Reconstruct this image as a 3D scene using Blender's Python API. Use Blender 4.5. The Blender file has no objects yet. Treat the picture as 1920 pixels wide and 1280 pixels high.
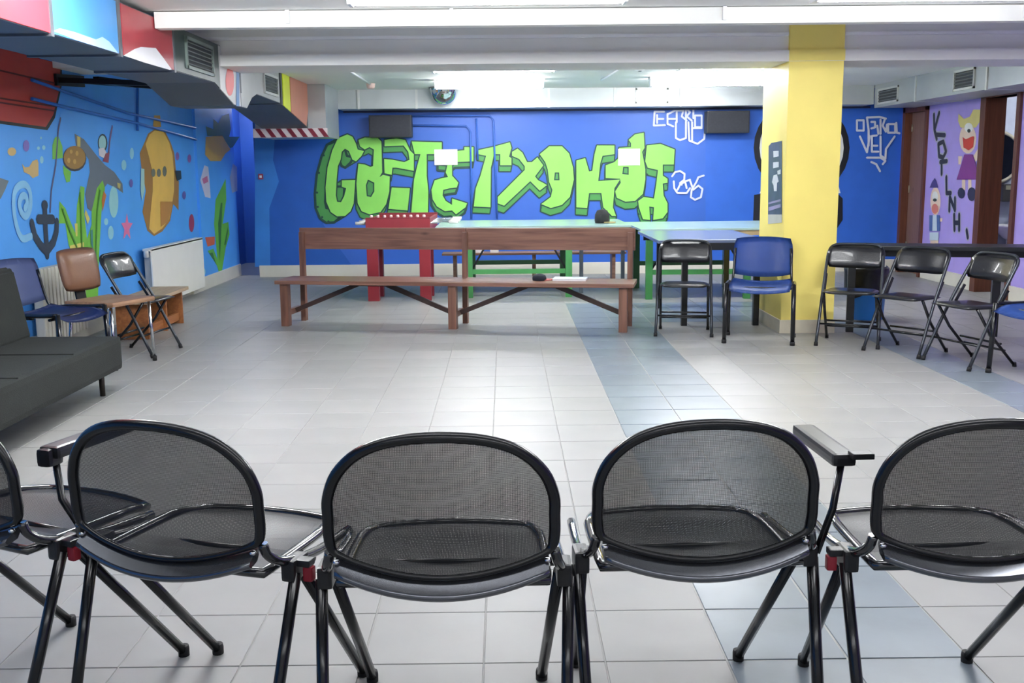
import bpy, bmesh, math, random
from mathutils import Vector, Matrix
from mathutils.geometry import tessellate_polygon

random.seed(7)
S = bpy.context.scene
COL = S.collection
PI = math.pi

# ------------------------------------------------------------------ camera, world, exposure
F = 1950.0            # focal length in pixels of the 1920x1280 frame
H = 1.34              # eye height
ROLL = 0.0095
_d = Vector(((945 - 960) / F, -(317 - 640) / F, 1.0)).normalized()     # room depth axis in (right, up, forward)
_h = Vector((math.cos(ROLL), math.sin(ROLL), 0.0))
_h = (_h - _d * _h.dot(_d)).normalized()
_u = _h.cross(_d)
if _u.y < 0:
    _u = -_u
cam_right = Vector((_h.x, _d.x, _u.x))
cam_up = Vector((_h.y, _d.y, _u.y))
cam_fwd = Vector((_h.z, _d.z, _u.z))
cd = bpy.data.cameras.new('camera')
cam = bpy.data.objects.new('camera', cd)
COL.objects.link(cam)
cd.sensor_width = 36.0
cd.lens = F / 1920.0 * 36.0
cd.clip_start = 0.05
m = Matrix((cam_right, cam_up, -cam_fwd)).transposed().to_4x4()
m.translation = Vector((0, 0, H))
cam.matrix_world = m
S.camera = cam

W = bpy.data.worlds.new('world')
S.world = W
W.use_nodes = True
W.node_tree.nodes['Background'].inputs[0].default_value = (0.8, 0.85, 0.9, 1)
W.node_tree.nodes['Background'].inputs[1].default_value = 0.3
S.view_settings.view_transform = 'Standard'
S.view_settings.look = 'None'
S.view_settings.gamma = 1.0
S.view_settings.use_curve_mapping = False
S.view_settings.exposure = 1.68
S.cycles.use_denoising = True
S.cycles.max_bounces = 8
S.cycles.diffuse_bounces = 5
S.cycles.transparent_max_bounces = 12

LAMP_STRENGTH = 7.5
BACK_STRENGTH = 19.5
LAMP_COLOR = (0.97, 0.985, 1.0)


def ray(px, py):
    return cam_right * ((px - 960) / F) + cam_up * (-(py - 640) / F) + cam_fwd


def at_y(px, py, Y):
    v = ray(px, py)
    return Vector((0, 0, H)) + v * (Y / v.y)


def at_x(px, py, X):
    v = ray(px, py)
    return Vector((0, 0, H)) + v * (X / v.x)


def at_z(px, py, z=0.0):
    v = ray(px, py)
    return Vector((0, 0, H)) + v * ((z - H) / v.z)


# ------------------------------------------------------------------ materials
def lin(c):
    out = []
    for v in c[:3]:
        v = v / 255.0
        out.append(v / 12.92 if v <= 0.04045 else ((v + 0.055) / 1.055) ** 2.4)
    return (*out, 1.0)


_M = {}


def mat(name, c, rough=0.55, metal=0.0, var=0.08, scale=6.0, bump=0.0, bscale=80.0, spec=0.5, coat=0.0, rnd=0.0):
    if name in _M:
        return _M[name]
    M = bpy.data.materials.new(name)
    M.use_nodes = True
    nt = M.node_tree
    b = nt.nodes['Principled BSDF']
    b.inputs['Roughness'].default_value = rough
    b.inputs['Metallic'].default_value = metal
    b.inputs['Specular IOR Level'].default_value = spec
    b.inputs['Coat Weight'].default_value = coat
    tc = nt.nodes.new('ShaderNodeTexCoord')
    n = nt.nodes.new('ShaderNodeTexNoise')
    n.inputs['Scale'].default_value = scale
    n.inputs['Detail'].default_value = 4
    nt.links.new(tc.outputs['Object'], n.inputs['Vector'])
    r = nt.nodes.new('ShaderNodeMapRange')
    r.inputs['From Min'].default_value = 0.3
    r.inputs['From Max'].default_value = 0.7
    r.inputs['To Min'].default_value = 1 - var
    r.inputs['To Max'].default_value = 1 + var
    nt.links.new(n.outputs['Fac'], r.inputs['Value'])
    last = r.outputs['Result']
    if rnd:
        oi = nt.nodes.new('ShaderNodeObjectInfo')
        r2 = nt.nodes.new('ShaderNodeMapRange')
        r2.inputs['To Min'].default_value = 1 - rnd
        r2.inputs['To Max'].default_value = 1 + rnd
        nt.links.new(oi.outputs['Random'], r2.inputs['Value'])
        mm = nt.nodes.new('ShaderNodeMath')
        mm.operation = 'MULTIPLY'
        nt.links.new(last, mm.inputs[0])
        nt.links.new(r2.outputs['Result'], mm.inputs[1])
        last = mm.outputs[0]
    x = nt.nodes.new('ShaderNodeVectorMath')
    x.operation = 'SCALE'
    x.inputs[0].default_value = lin(c)[:3]
    nt.links.new(last, x.inputs['Scale'])
    nt.links.new(x.outputs['Vector'], b.inputs['Base Color'])
    if bump:
        n2 = nt.nodes.new('ShaderNodeTexNoise')
        n2.inputs['Scale'].default_value = bscale
        n2.inputs['Detail'].default_value = 3
        nt.links.new(tc.outputs['Object'], n2.inputs['Vector'])
        bp = nt.nodes.new('ShaderNodeBump')
        bp.inputs['Strength'].default_value = bump
        bp.inputs['Distance'].default_value = 0.004
        nt.links.new(n2.outputs['Fac'], bp.inputs['Height'])
        nt.links.new(bp.outputs['Normal'], b.inputs['Normal'])
    _M[name] = M
    return M


def wood(name, c1, c2, rough=0.5, axis=0, scale=1.0):
    if name in _M:
        return _M[name]
    M = bpy.data.materials.new(name)
    M.use_nodes = True
    nt = M.node_tree
    b = nt.nodes['Principled BSDF']
    b.inputs['Roughness'].default_value = rough
    tc = nt.nodes.new('ShaderNodeTexCoord')
    mp = nt.nodes.new('ShaderNodeMapping')
    sc = [14 * scale] * 3
    sc[axis] = 0.9 * scale
    mp.inputs['Scale'].default_value = sc
    nt.links.new(tc.outputs['Object'], mp.inputs['Vector'])
    n = nt.nodes.new('ShaderNodeTexNoise')
    n.inputs['Scale'].default_value = 2.2
    n.inputs['Detail'].default_value = 6
    n.inputs['Distortion'].default_value = 0.6
    nt.links.new(mp.outputs[0], n.inputs['Vector'])
    mp2 = nt.nodes.new('ShaderNodeMapping')
    sc2 = [7.0, 7.0, 7.0]
    sc2[axis] = 3.0
    mp2.inputs['Scale'].default_value = sc2
    nt.links.new(tc.outputs['Object'], mp2.inputs['Vector'])
    v = nt.nodes.new('ShaderNodeTexVoronoi')
    v.inputs['Scale'].default_value = 0.9
    nt.links.new(mp2.outputs[0], v.inputs['Vector'])
    k = nt.nodes.new('ShaderNodeMapRange')
    k.inputs['From Min'].default_value = 0.02
    k.inputs['From Max'].default_value = 0.13
    k.inputs['To Min'].default_value = 0.5
    k.inputs['To Max'].default_value = 1.0
    nt.links.new(v.outputs['Distance'], k.inputs['Value'])
    cr = nt.nodes.new('ShaderNodeValToRGB')
    cr.color_ramp.elements[0].position = 0.3
    cr.color_ramp.elements[0].color = lin(c1)
    cr.color_ramp.elements[1].position = 0.7
    cr.color_ramp.elements[1].color = lin(c2)
    nt.links.new(n.outputs['Fac'], cr.inputs['Fac'])
    x = nt.nodes.new('ShaderNodeVectorMath')
    x.operation = 'SCALE'
    nt.links.new(cr.outputs['Color'], x.inputs[0])
    nt.links.new(k.outputs['Result'], x.inputs['Scale'])
    nt.links.new(x.outputs['Vector'], b.inputs['Base Color'])
    _M[name] = M
    return M


def emit(name, c, strength):
    if name in _M:
        return _M[name]
    M = bpy.data.materials.new(name)
    M.use_nodes = True
    nt = M.node_tree
    b = nt.nodes['Principled BSDF']
    b.inputs['Base Color'].default_value = (0.9, 0.9, 0.9, 1)
    b.inputs['Emission Color'].default_value = (*c, 1)
    b.inputs['Emission Strength'].default_value = strength
    _M[name] = M
    return M


def net(name, c, hole, pitch, rough=0.4):
    """woven or perforated sheet: real openings by a fine procedural hole pattern"""
    M = bpy.data.materials.new(name)
    M.use_nodes = True
    nt = M.node_tree
    b = nt.nodes['Principled BSDF']
    b.inputs['Base Color'].default_value = lin(c)
    b.inputs['Specular IOR Level'].default_value = 0.28
    b.inputs['Roughness'].default_value = rough
    tc = nt.nodes.new('ShaderNodeTexCoord')
    sx = nt.nodes.new('ShaderNodeSeparateXYZ')
    nt.links.new(tc.outputs['UV'], sx.inputs[0])
    vals = []
    for ax in (0, 1):
        m1 = nt.nodes.new('ShaderNodeMath')
        m1.operation = 'MULTIPLY'
        m1.inputs[1].default_value = 1.0 / pitch
        nt.links.new(sx.outputs[ax], m1.inputs[0])
        m2 = nt.nodes.new('ShaderNodeMath')
        m2.operation = 'FRACT'
        nt.links.new(m1.outputs[0], m2.inputs[0])
        m3 = nt.nodes.new('ShaderNodeMath')
        m3.operation = 'LESS_THAN'
        m3.inputs[1].default_value = hole
        nt.links.new(m2.outputs[0], m3.inputs[0])
        vals.append(m3.outputs[0])
    mm = nt.nodes.new('ShaderNodeMath')
    mm.operation = 'MULTIPLY'
    nt.links.new(vals[0], mm.inputs[0])
    nt.links.new(vals[1], mm.inputs[1])
    tr = nt.nodes.new('ShaderNodeBsdfTransparent')
    mx = nt.nodes.new('ShaderNodeMixShader')
    nt.links.new(mm.outputs[0], mx.inputs['Fac'])
    nt.links.new(b.outputs[0], mx.inputs[1])
    nt.links.new(tr.outputs[0], mx.inputs[2])
    nt.links.new(mx.outputs[0], nt.nodes['Material Output'].inputs['Surface'])
    return M


# ------------------------------------------------------------------ mesh helpers
def nb():
    return bmesh.new()


def xf(bm, verts, M):
    bmesh.ops.transform(bm, matrix=M, verts=verts)


def box(bm, c, s, rot=None, bevel=0.0):
    r = bmesh.ops.create_cube(bm, size=1.0)
    vs = r['verts']
    M = Matrix.Translation(Vector(c))
    if rot is not None:
        M = M @ (rot.to_4x4() if not isinstance(rot, (int, float)) else Matrix.Rotation(rot, 4, 'Z'))
    M = M @ Matrix.Diagonal((s[0], s[1], s[2], 1))
    xf(bm, vs, M)
    if bevel:
        es = list({e for v in vs for e in v.link_edges})
        bmesh.ops.bevel(bm, geom=es, offset=bevel, segments=2, affect='EDGES', profile=0.7)
    return vs


def bb(bm, x0, x1, y0, y1, z0, z1, bevel=0.0):
    return box(bm, ((x0 + x1) / 2, (y0 + y1) / 2, (z0 + z1) / 2), (x1 - x0, y1 - y0, z1 - z0), None, bevel)


def bar(bm, a, b, w, h=None, bevel=0.0):
    """rectangular bar from a to b"""
    a, b = Vector(a), Vector(b)
    d = b - a
    q = d.to_track_quat('Y', 'Z')
    return box(bm, (a + b) / 2, (w, d.length, h or w), q.to_matrix(), bevel)


def smooth(pts, n=6, closed=False):
    P = [Vector(p) for p in pts]
    N = len(P)
    out = []
    segs = N if closed else N - 1
    for i in range(segs):
        if closed:
            p0, p1, p2, p3 = P[i - 1], P[i], P[(i + 1) % N], P[(i + 2) % N]
        else:
            p1, p2 = P[i], P[i + 1]
            p0 = P[i - 1] if i else p1 * 2 - p2
            p3 = P[i + 2] if i + 2 < N else p2 * 2 - p1
        for k in range(n):
            t = k / n
            out.append(0.5 * ((2 * p1) + (p2 - p0) * t + (2 * p0 - 5 * p1 + 4 * p2 - p3) * t * t + (3 * p1 - p0 - 3 * p2 + p3) * t ** 3))
    if not closed:
        out.append(P[-1])
    return out


def tube(bm, pts, r, n=8, closed=False, cap=True, flat=1.0):
    P = [Vector(p) for p in pts]
    N = len(P)
    rings = []
    up = None
    for i in range(N):
        if closed:
            t = (P[(i + 1) % N] - P[i - 1]).normalized()
        else:
            t = (P[min(i + 1, N - 1)] - P[max(i - 1, 0)]).normalized()
        if up is None:
            up = Vector((0, 0, 1)) if abs(t.z) < 0.9 else Vector((0, 1, 0))
        u = (up - t * up.dot(t))
        if u.length < 1e-5:
            u = t.orthogonal()
        u.normalize()
        w = t.cross(u)
        up = u
        rr = r[i] if isinstance(r, (list, tuple)) else r
        rings.append([bm.verts.new(P[i] + u * (math.cos(2 * PI * k / n) * rr) + w * (math.sin(2 * PI * k / n) * rr * flat)) for k in range(n)])
    for i in range(N if closed else N - 1):
        A, B = rings[i], rings[(i + 1) % N]
        for k in range(n):
            f = bm.faces.new((A[k], A[(k + 1) % n], B[(k + 1) % n], B[k]))
            f.smooth = True
    if cap and not closed:
        bm.faces.new(rings[0][::-1])
        bm.faces.new(rings[-1])


def lathe(bm, prof, c=(0, 0, 0), n=24):
    rings = []
    for r, z in prof:
        rings.append([bm.verts.new((c[0] + r * math.cos(2 * PI * k / n), c[1] + r * math.sin(2 * PI * k / n), c[2] + z)) for k in range(n)])
    for i in range(len(rings) - 1):
        for k in range(n):
            f = bm.faces.new((rings[i][k], rings[i][(k + 1) % n], rings[i + 1][(k + 1) % n], rings[i + 1][k]))
            f.smooth = True
    bm.faces.new(rings[0][::-1])
    bm.faces.new(rings[-1])


def slab(bm, poly, h0, h1, fn):
    """extruded outline: poly of 2-D points, fn(u, v, h) -> 3-D"""
    a = [bm.verts.new(fn(u, v, h0)) for u, v in poly]
    b = [bm.verts.new(fn(u, v, h1)) for u, v in poly]
    n = len(poly)
    bm.faces.new(a[::-1])
    bm.faces.new(b)
    for i in range(n):
        bm.faces.new((a[i], a[(i + 1) % n], b[(i + 1) % n], b[i]))


def cushion(bm, w, d, t, c, nx=10, ny=8, curve=None, power=4):
    """padded panel: a soft-edged slab in the local xy plane, c = function mapping (x, y, z) to 3-D"""
    grid = {}
    for s in (1, -1):
        for i in range(nx + 1):
            for j in range(ny + 1):
                u, v = -1 + 2 * i / nx, -1 + 2 * j / ny
                # superellipse-ish rounding of the outline
                ru = (1 - abs(v) ** power * 0.10)
                rv = (1 - abs(u) ** power * 0.10)
                x, y = u * w / 2 * ru, v * d / 2 * rv
                e = max(abs(u), abs(v))
                z = s * t / 2 * (1 - e ** 6)
                if e >= 0.999 and s == -1:
                    grid[(s, i, j)] = grid[(1, i, j)]
                else:
                    grid[(s, i, j)] = bm.verts.new(c(x, y, z))
    for s in (1, -1):
        for i in range(nx):
            for j in range(ny):
                q = [grid[(s, i, j)], grid[(s, i + 1, j)], grid[(s, i + 1, j + 1)], grid[(s, i, j + 1)]]
                if s == -1:
                    q = q[::-1]
                f = bm.faces.new(q)
                f.smooth = True


def obj(name, bm, m, parent=None, loc=None, rz=None, sm=False):
    bmesh.ops.recalc_face_normals(bm, faces=bm.faces[:])
    me = bpy.data.meshes.new(name)
    bm.to_mesh(me)
    bm.free()
    if sm:
        for p in me.polygons:
            p.use_smooth = True
    me.materials.append(m)
    o = bpy.data.objects.new(name, me)
    COL.objects.link(o)
    if parent:
        o.parent = parent
    if loc:
        o.location = loc
    if rz:
        o.rotation_euler.z = rz
    return o


def tag(o, label=None, cat=None, group=None, kind=None):
    if label:
        o['label'] = label
    if cat:
        o['category'] = cat
    if group:
        o['group'] = group
    if kind:
        o['kind'] = kind
    return o


def thing(name, label, cat, loc=(0, 0, 0), rz=0.0, group=None, kind=None):
    o = bpy.data.objects.new(name, None)
    o.empty_display_size = 0.1
    COL.objects.link(o)
    o.location = loc
    o.rotation_euler.z = rz
    return tag(o, label, cat, group, kind)


def kids(o):
    return [c for c in COL.objects if c.parent == o]


def dup(o, parent=None):
    c = o.copy()
    COL.objects.link(c)
    if parent:
        c.parent = parent
    for ch in kids(o):
        dup(ch, c)
    return c


# flat paint on a wall, traced outlines set on the wall's own plane
def flat(name, polys, fn, m, parent, label=None):
    """polys: list of (outline, [holes]) in wall coordinates; fn(u, v) -> 3-D point on the wall"""
    bm = nb()
    for pi_, out in enumerate(polys):
        loops = out if isinstance(out[0][0], (list, tuple)) else [out]
        pts = [[Vector((p[0], p[1], 0)) for p in L] for L in loops]
        allp = [p for L in pts for p in L]
        st_ = Vector((0, 0, H))
        vs = [bm.verts.new(q + (st_ - q).normalized() * (0.00012 * pi_)) for q in [fn(p.x, p.y) for p in allp]]
        for t in tessellate_polygon(pts):
            try:
                bm.faces.new([vs[i] for i in t])
            except ValueError:
                pass
    o = obj(name, bm, m, parent)
    if label:
        o['label'] = label
    return o


def strokes(name, lines, w, fn, m, parent, label=None, closed=False):
    bm = nb()
    cnt = 0
    for L in lines:
        P = [fn(*p) for p in L]
        if closed:
            P.append(P[0])
        nrm = (fn(L[0][0] + 10, L[0][1]) - fn(*L[0])).cross(fn(L[0][0], L[0][1] + 10) - fn(*L[0])).normalized()
        if nrm.dot(Vector((0, 0, H)) - P[0]) < 0:
            nrm = -nrm
        for a, b in zip(P, P[1:]):
            d = b - a
            if d.length < 1e-6:
                continue
            s = d.normalized().cross(nrm) * (w / 2)
            cnt += 1
            a, b = a + nrm * 0.00002 * cnt, b + nrm * 0.00002 * cnt
            bm.faces.new([bm.verts.new(p) for p in (a - s, b - s, b + s, a + s)])
        t1 = nrm.orthogonal().normalized()
        t2 = nrm.cross(t1)
        for p in P:
            cnt += 1
            bm.faces.new([bm.verts.new(p + nrm * 0.00002 * cnt + (t1 * math.cos(k * PI / 4) + t2 * math.sin(k * PI / 4)) * (w / 2)) for k in range(8)])
    o = obj(name, bm, m, parent)
    if label:
        o['label'] = label
    return o


def ell(cx, cy, rx, ry, n=16):
    return [(cx + rx * math.cos(2 * PI * k / n), cy + ry * math.sin(2 * PI * k / n)) for k in range(n)]

# ================================================================== THE SETTING
XL, XR, YB, YF = -3.5, 5.03, 13.35, -2.6
ZC, ZC2 = 2.34, 2.30          # ceiling in front of the beam and behind it
SEA = mat('sea_blue_wall_paint', (84, 168, 252), 0.5, var=0.06, scale=2.0, bump=0.15, bscale=30)
ROYAL = mat('royal_blue_wall_paint', (52, 104, 202), 0.45, var=0.08, scale=1.3, bump=0.1, bscale=40)
NAVY = mat('deep_blue_wall_paint', (34, 84, 172), 0.45, var=0.05, scale=1.5)
WHITEP = mat('white_ceiling_paint', (236, 236, 232), 0.7, var=0.03, scale=1.5)
WHITEG = mat('white_gloss_paint', (240, 241, 242), 0.35, var=0.03, scale=3)
YELLOW = mat('yellow_pillar_paint', (252, 232, 124), 0.5, var=0.04, scale=2.5, bump=0.1, bscale=30)
PURPLE = mat('purple_wall_paint', (176, 158, 236), 0.5, var=0.04)
GREYW = mat('grey_washroom_paint', (150, 158, 172), 0.5)
CREAM = mat('pale_skirting_tile', (222, 218, 206), 0.4, var=0.05, scale=3)
BROWNW = wood('brown_door_wood', (84, 46, 34), (112, 64, 46), 0.45, axis=2)
DOORP = wood('door_panel_wood', (120, 88, 80), (134, 102, 92), 0.45, axis=2)
GROUT = mat('floor_grout', (168, 168, 166), 0.8, var=0.1, scale=20)
TILE = mat('light_grey_floor_tile', (152, 152, 150), 0.40, spec=0.3, var=0.05, scale=3.0, bump=0.12, bscale=9, rnd=0.035)
DARKT = mat('slate_floor_tile', (124, 134, 142), 0.30, var=0.10, scale=4.0, bump=0.12, bscale=9, rnd=0.06)


def struct(name, bm, m, label=None, parent=None):
    o = obj(name, bm, m, parent)
    if not parent:
        o['kind'] = 'structure'
    if label:
        o['label'] = label
    return o


# ---- floor: screed with every nearby tile as a part
bm = nb()
bb(bm, XL - 0.4, XR + 2.7, YF, 16.0, -0.12, -0.003)
floor = struct('floor', bm, GROUT, 'pale grey tiled floor crossed by dark slate tile strips')
xs = [-0.07 + 0.335 * k for k in range(-11, 5)]           # ... up to 1.27
xs += [1.27 + 0.312 * k for k in range(1, 6)]             # 1.27 -> 2.83
xs += [3.19]
while xs[-1] < XR:
    xs.append(xs[-1] + 0.335)
xs[0] = XL
xs[-1] = XR
PY = 0.335
ys = [2.345 + PY * k for k in range(-14, 34)]


def is_dark(cx, cy):
    if 0.6 < cx < 1.27 and cy < 10.35:
        return True
    if 2.83 < cx < 3.19 and cy < 8.95:
        return True
    return 0.6 < cx < 2.83 and 9.0 < cy < 10.35


tile_list = []
for i in range(len(xs) - 1):
    for j in range(len(ys) - 1):
        cx, cy = (xs[i] + xs[i + 1]) / 2, (ys[j] + ys[j + 1]) / 2
        tile_list.append((cx, cy, xs[i + 1] - xs[i], PY, is_dark(cx, cy)))


def in_view(cx, cy):
    v = Vector((cx, cy, -H))
    dz = v.dot(cam_fwd)
    if dz < 0.5:
        return False
    return abs(v.dot(cam_right) / dz * F) < 1010 and abs(v.dot(cam_up) / dz * F) < 700


def tile_mesh(bm, cx, cy, w, d, dark):
    g = 0.0035 if dark else 0.0018
    box(bm, (cx, cy, -0.004), (w - 2 * g, d - 2 * g, 0.008))


near = sorted([t for t in tile_list if in_view(t[0], t[1])], key=lambda t: t[0] ** 2 + t[1] ** 2)[:300]
nearset = set((t[0], t[1]) for t in near)
cache = {}
for (cx, cy, w, d, dark) in near:
    key = (round(w, 3), dark)
    if key not in cache:
        b_ = nb()
        tile_mesh(b_, 0, 0, w, d, dark)
        es = [e for e in b_.edges if abs(e.verts[0].co.z) < 1e-6 and abs(e.verts[1].co.z) < 1e-6]
        bmesh.ops.bevel(b_, geom=es, offset=0.0015, segments=1, affect='EDGES')
        me = bpy.data.meshes.new('tile')
        b_.to_mesh(me)
        b_.free()
        me.materials.append(DARKT if dark else TILE)
        cache[key] = me
    o = bpy.data.objects.new('tile', cache[key])
    COL.objects.link(o)
    o.parent = floor
    o.location = (cx, cy, 0)
for dark, mm in ((False, TILE), (True, DARKT)):
    b_ = nb()
    for t in tile_list:
        if t[4] == dark and (t[0], t[1]) not in nearset:
            tile_mesh(b_, *t)
    o = obj('tile_field', b_, mm, floor)
    o['kind'] = 'stuff'
# corridor and washroom floors
b_ = nb()
bb(b_, XL - 0.35, -3.15, 13.62, 15.6, -0.006, 0.0)
obj('corridor_floor', b_, DARKT, floor)
b_ = nb()
bb(b_, XR, XR + 2.6, 8.5, 12.5, -0.006, 0.0)
obj('washroom_floor', b_, TILE, floor)

# ---- ceiling
bm = nb()
bb(bm, XL - 0.4, XR + 2.7, YF, 6.9, ZC, ZC + 0.15)
ceiling = struct('ceiling', bm, WHITEP, 'white ceiling over the front of the hall')
bm = nb()
bb(bm, XL - 0.4, XR + 2.7, 8.6, 16.0, ZC2, ZC2 + 0.19)
struct('ceiling', bm, WHITEP, 'white ceiling behind the beam')
bm = nb()
bb(bm, XL - 0.4, XR + 2.7, 6.9, 8.6, 2.46, 2.52)
struct('ceiling', bm, WHITEP, 'raised ceiling bay between the downstand and the beam')

# downstand with a bright front edge, the raised bay behind it, and the beam flush with the pillar
bm = nb()
bb(bm, -2.19, XR, 6.80, 6.90, 2.235, 2.335, 0.003)
soffit = struct('ceiling_downstand', bm, WHITEP, 'white downstand crossing the ceiling in front of the beam')
for x_ in (-1.35, -0.32, 1.40, 3.3):
    bm = nb()
    bb(bm, x_ - 0.012, x_ + 0.012, 6.776, 6.799, 2.255, 2.338)
    obj('clip_rail', bm, WHITEG, soffit)
bm = nb()
bb(bm, XL, XR, 8.385, 8.95, 2.235, 2.46)
bb(bm, XL, XR, 8.345, 8.95, 2.15, 2.235)
beam = struct('ceiling_beam', bm, WHITEP, 'white beam crossing the ceiling at the yellow pillar')
for (xa, xb) in ((XL, 2.23), (2.67, XR)):
    bm = nb()
    bb(bm, xa, xb, 8.36, 8.384, 2.345, 2.37)
    obj('beam_batten', bm, WHITEG, beam)
bm = nb()
bb(bm, 2.232, 2.668, 8.338, 8.36, 2.152, 2.238)
obj('beam_paint', bm, YELLOW, beam)['label'] = 'yellow painted patch on the beam at the pillar'

# pillar
bm = nb()
bb(bm, 2.235, 2.665, 8.35, 9.15, 0, 2.46, 0.006)
pillar = struct('pillar', bm, YELLOW, 'square yellow painted pillar')
bm = nb()
bb(bm, 2.225, 2.675, 8.34, 9.16, 0, 0.11, 0.004)
obj('pillar_skirting', bm, mat('pillar_skirting_tile', (214, 206, 180), 0.4, var=0.08), pillar)

# ---- walls
bm = nb()
bb(bm, XL - 0.15, XL, YF, 13.62, 0, ZC + 0.1)
wall_left = struct('wall_left', bm, SEA, 'sea blue left wall with an underwater mural')
bm = nb()
bb(bm, XL - 0.02, XL + 0.03, 11.98, 13.62, 0, ZC2)
obj('pilaster', bm, SEA, wall_left)
bm = nb()
bb(bm, -3.15, XR + 0.1, YB, YB + 0.2, 0, ZC2 + 0.1)
wall_back = struct('wall_back', bm, ROYAL, 'royal blue back wall with large green graffiti')
for q_, lab_ in (((XL - 0.35, -3.0, 15.5, 15.7), 'dark blue end wall of the corridor at the far left'), ((XL - 0.5, XL - 0.35, 13.62, 15.5), 'blue left side wall of the corridor'), ((-3.15, -3.0, YB + 0.2, 15.5), 'blue right side wall of the corridor')):
    bm = nb()
    bb(bm, *q_, 0, ZC2 + 0.1)
    struct('wall_corridor', bm, NAVY, lab_)
bm = nb()
bb(bm, -5, 8, YF - 0.2, YF, 0, ZC + 0.1)
struct('wall_front', bm, WHITEP, 'plain wall behind the viewer')
# right wall with two door openings: door_1 y 12.58..13.25, door_2 y 10.35..11.05
bm = nb()
T = 0.16
bb(bm, XR, XR + T, 13.27, YB, 0, ZC2)
bb(bm, XR, XR + T, 11.05, 12.52, 0, ZC2)
bb(bm, XR, XR + T, YF, 10.3, 0, ZC)
bb(bm, XR, XR + T, 12.52, 13.27, 2.02, ZC2)
bb(bm, XR, XR + T, 10.3, 11.05, 2.02, ZC2)
wall_right = struct('wall_right', bm, PURPLE, 'purple right wall with two doorways')
for (a0, a1, b0, b1) in ((XR + 2.5, XR + 2.7, 8.45, 12.2), (XR + T, XR + 2.7, 8.3, 8.45)):
    bm = nb()
    bb(bm, a0, a1, b0, b1, 0, ZC2)
    struct('wall_washroom', bm, GREYW, 'grey side wall of the washroom')
bm = nb()
bb(bm, XR + T, XR + 2.7, 12.2, 12.4, 0, ZC2)
wall_wash = struct('wall_washroom', bm, GREYW, 'grey washroom wall seen through the right doorway')

# baseboards
bm = nb()
bb(bm, -3.15, XR, YB - 0.015, YB, 0, 0.15, 0.003)
struct('baseboard_back', bm, CREAM, 'pale skirting along the foot of the back wall')
bm = nb()
bb(bm, XL, XL + 0.045, 11.5, 13.62, 0, 0.15, 0.003)
bb(bm, XL, XL + 0.015, YF, 11.98, 0, 0.15, 0.003)
struct('baseboard_left', bm, CREAM, 'pale skirting along the foot of the left wall')
bm = nb()
bb(bm, XR - 0.015, XR, 11.06, 12.5, 0, 0.15, 0.003)
bb(bm, XR - 0.015, XR, YF, 10.28, 0, 0.15, 0.003)
struct('baseboard_right', bm, CREAM, 'pale skirting along the foot of the right wall')

# doors on the right wall
d1 = tag(thing('door_1', 'brown wooden door, closed, beside the blue back wall', None), kind='structure')
bm = nb()
bb(bm, XR - 0.03, XR + 0.12, 13.19, 13.27, 0, 2.05, 0.004)
bb(bm, XR - 0.03, XR + 0.12, 12.52, 12.58, 0, 2.05, 0.004)
bb(bm, XR - 0.03, XR + 0.12, 12.52, 13.27, 1.98, 2.06, 0.004)
obj('door_frame', bm, BROWNW, d1)
bm = nb()
bb(bm, XR + 0.06, XR + 0.10, 12.58, 13.19, 0.01, 1.98, 0.003)
leaf = obj('door_leaf', bm, DOORP, d1)
bm = nb()
for z in (0.3, 1.0, 1.75):
    tube(bm, [(XR + 0.055, 13.16, z), (XR + 0.055, 13.16, z + 0.09)], 0.012)
obj('hinge', bm, mat('hinge_metal', (190, 180, 160), 0.35, 0.9), leaf)
d2 = tag(thing('door_2', 'open brown framed doorway to the washroom on the right', None), kind='structure')
bm = nb()
bb(bm, XR - 0.03, XR + 0.19, 11.0, 11.12, 0, 2.08, 0.004)
bb(bm, XR - 0.03, XR + 0.19, 10.27, 10.34, 0, 2.08, 0.004)
bb(bm, XR - 0.03, XR + 0.19, 10.27, 11.12, 2.02, 2.1, 0.004)
obj('door_frame', bm, BROWNW, d2)

# ================================================================== PAINT ON THE WALLS
def on_back(off):
    return lambda u, v: at_y(u, v, YB - off)


def on_left(off, pil=False):
    X = (XL + 0.03 if pil else XL) + off
    return lambda u, v: at_x(u, v, X)


def zm(x0, y0, s, pts):
    return [(x0 + p[0] / s, y0 + p[1] / s) for p in pts]


def paint(name, c, rough=0.5):
    return mat('paint_' + name, c, rough, var=0.05, scale=5)


GREEN = paint('graffiti_green', (146, 226, 100))
SHADEG = paint('graffiti_shade_green', (74, 152, 78))
LINEG = paint('graffiti_outline', (22, 66, 62))
TAGW = paint('tag_white', (216, 222, 236))

# sea blue strip at the left end of the back wall and the deep blue area behind the lettering
flat('painted_strip', [[(478, 196), (520, 196), (512, 300), (523, 340), (505, 390), (507, 500), (478, 500)]], on_back(0.001), paint('strip', (52, 128, 212)), wall_back, 'lighter sea blue painted strip')
flat('painted_field', [[(520, 196), (640, 196), (612, 300), (606, 420), (640, 470), (660, 498), (507, 498), (505, 390), (523, 340), (512, 300)]], on_back(0.001), paint('field', (28, 92, 186)), wall_back, 'deep blue wavy painted area')
flat('painted_panel', [[(1323, 190), (1690, 188), (1690, 480), (1323, 480)]], on_back(0.001), paint('panel', (44, 104, 208)), wall_back, 'darker blue painted panel')

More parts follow.
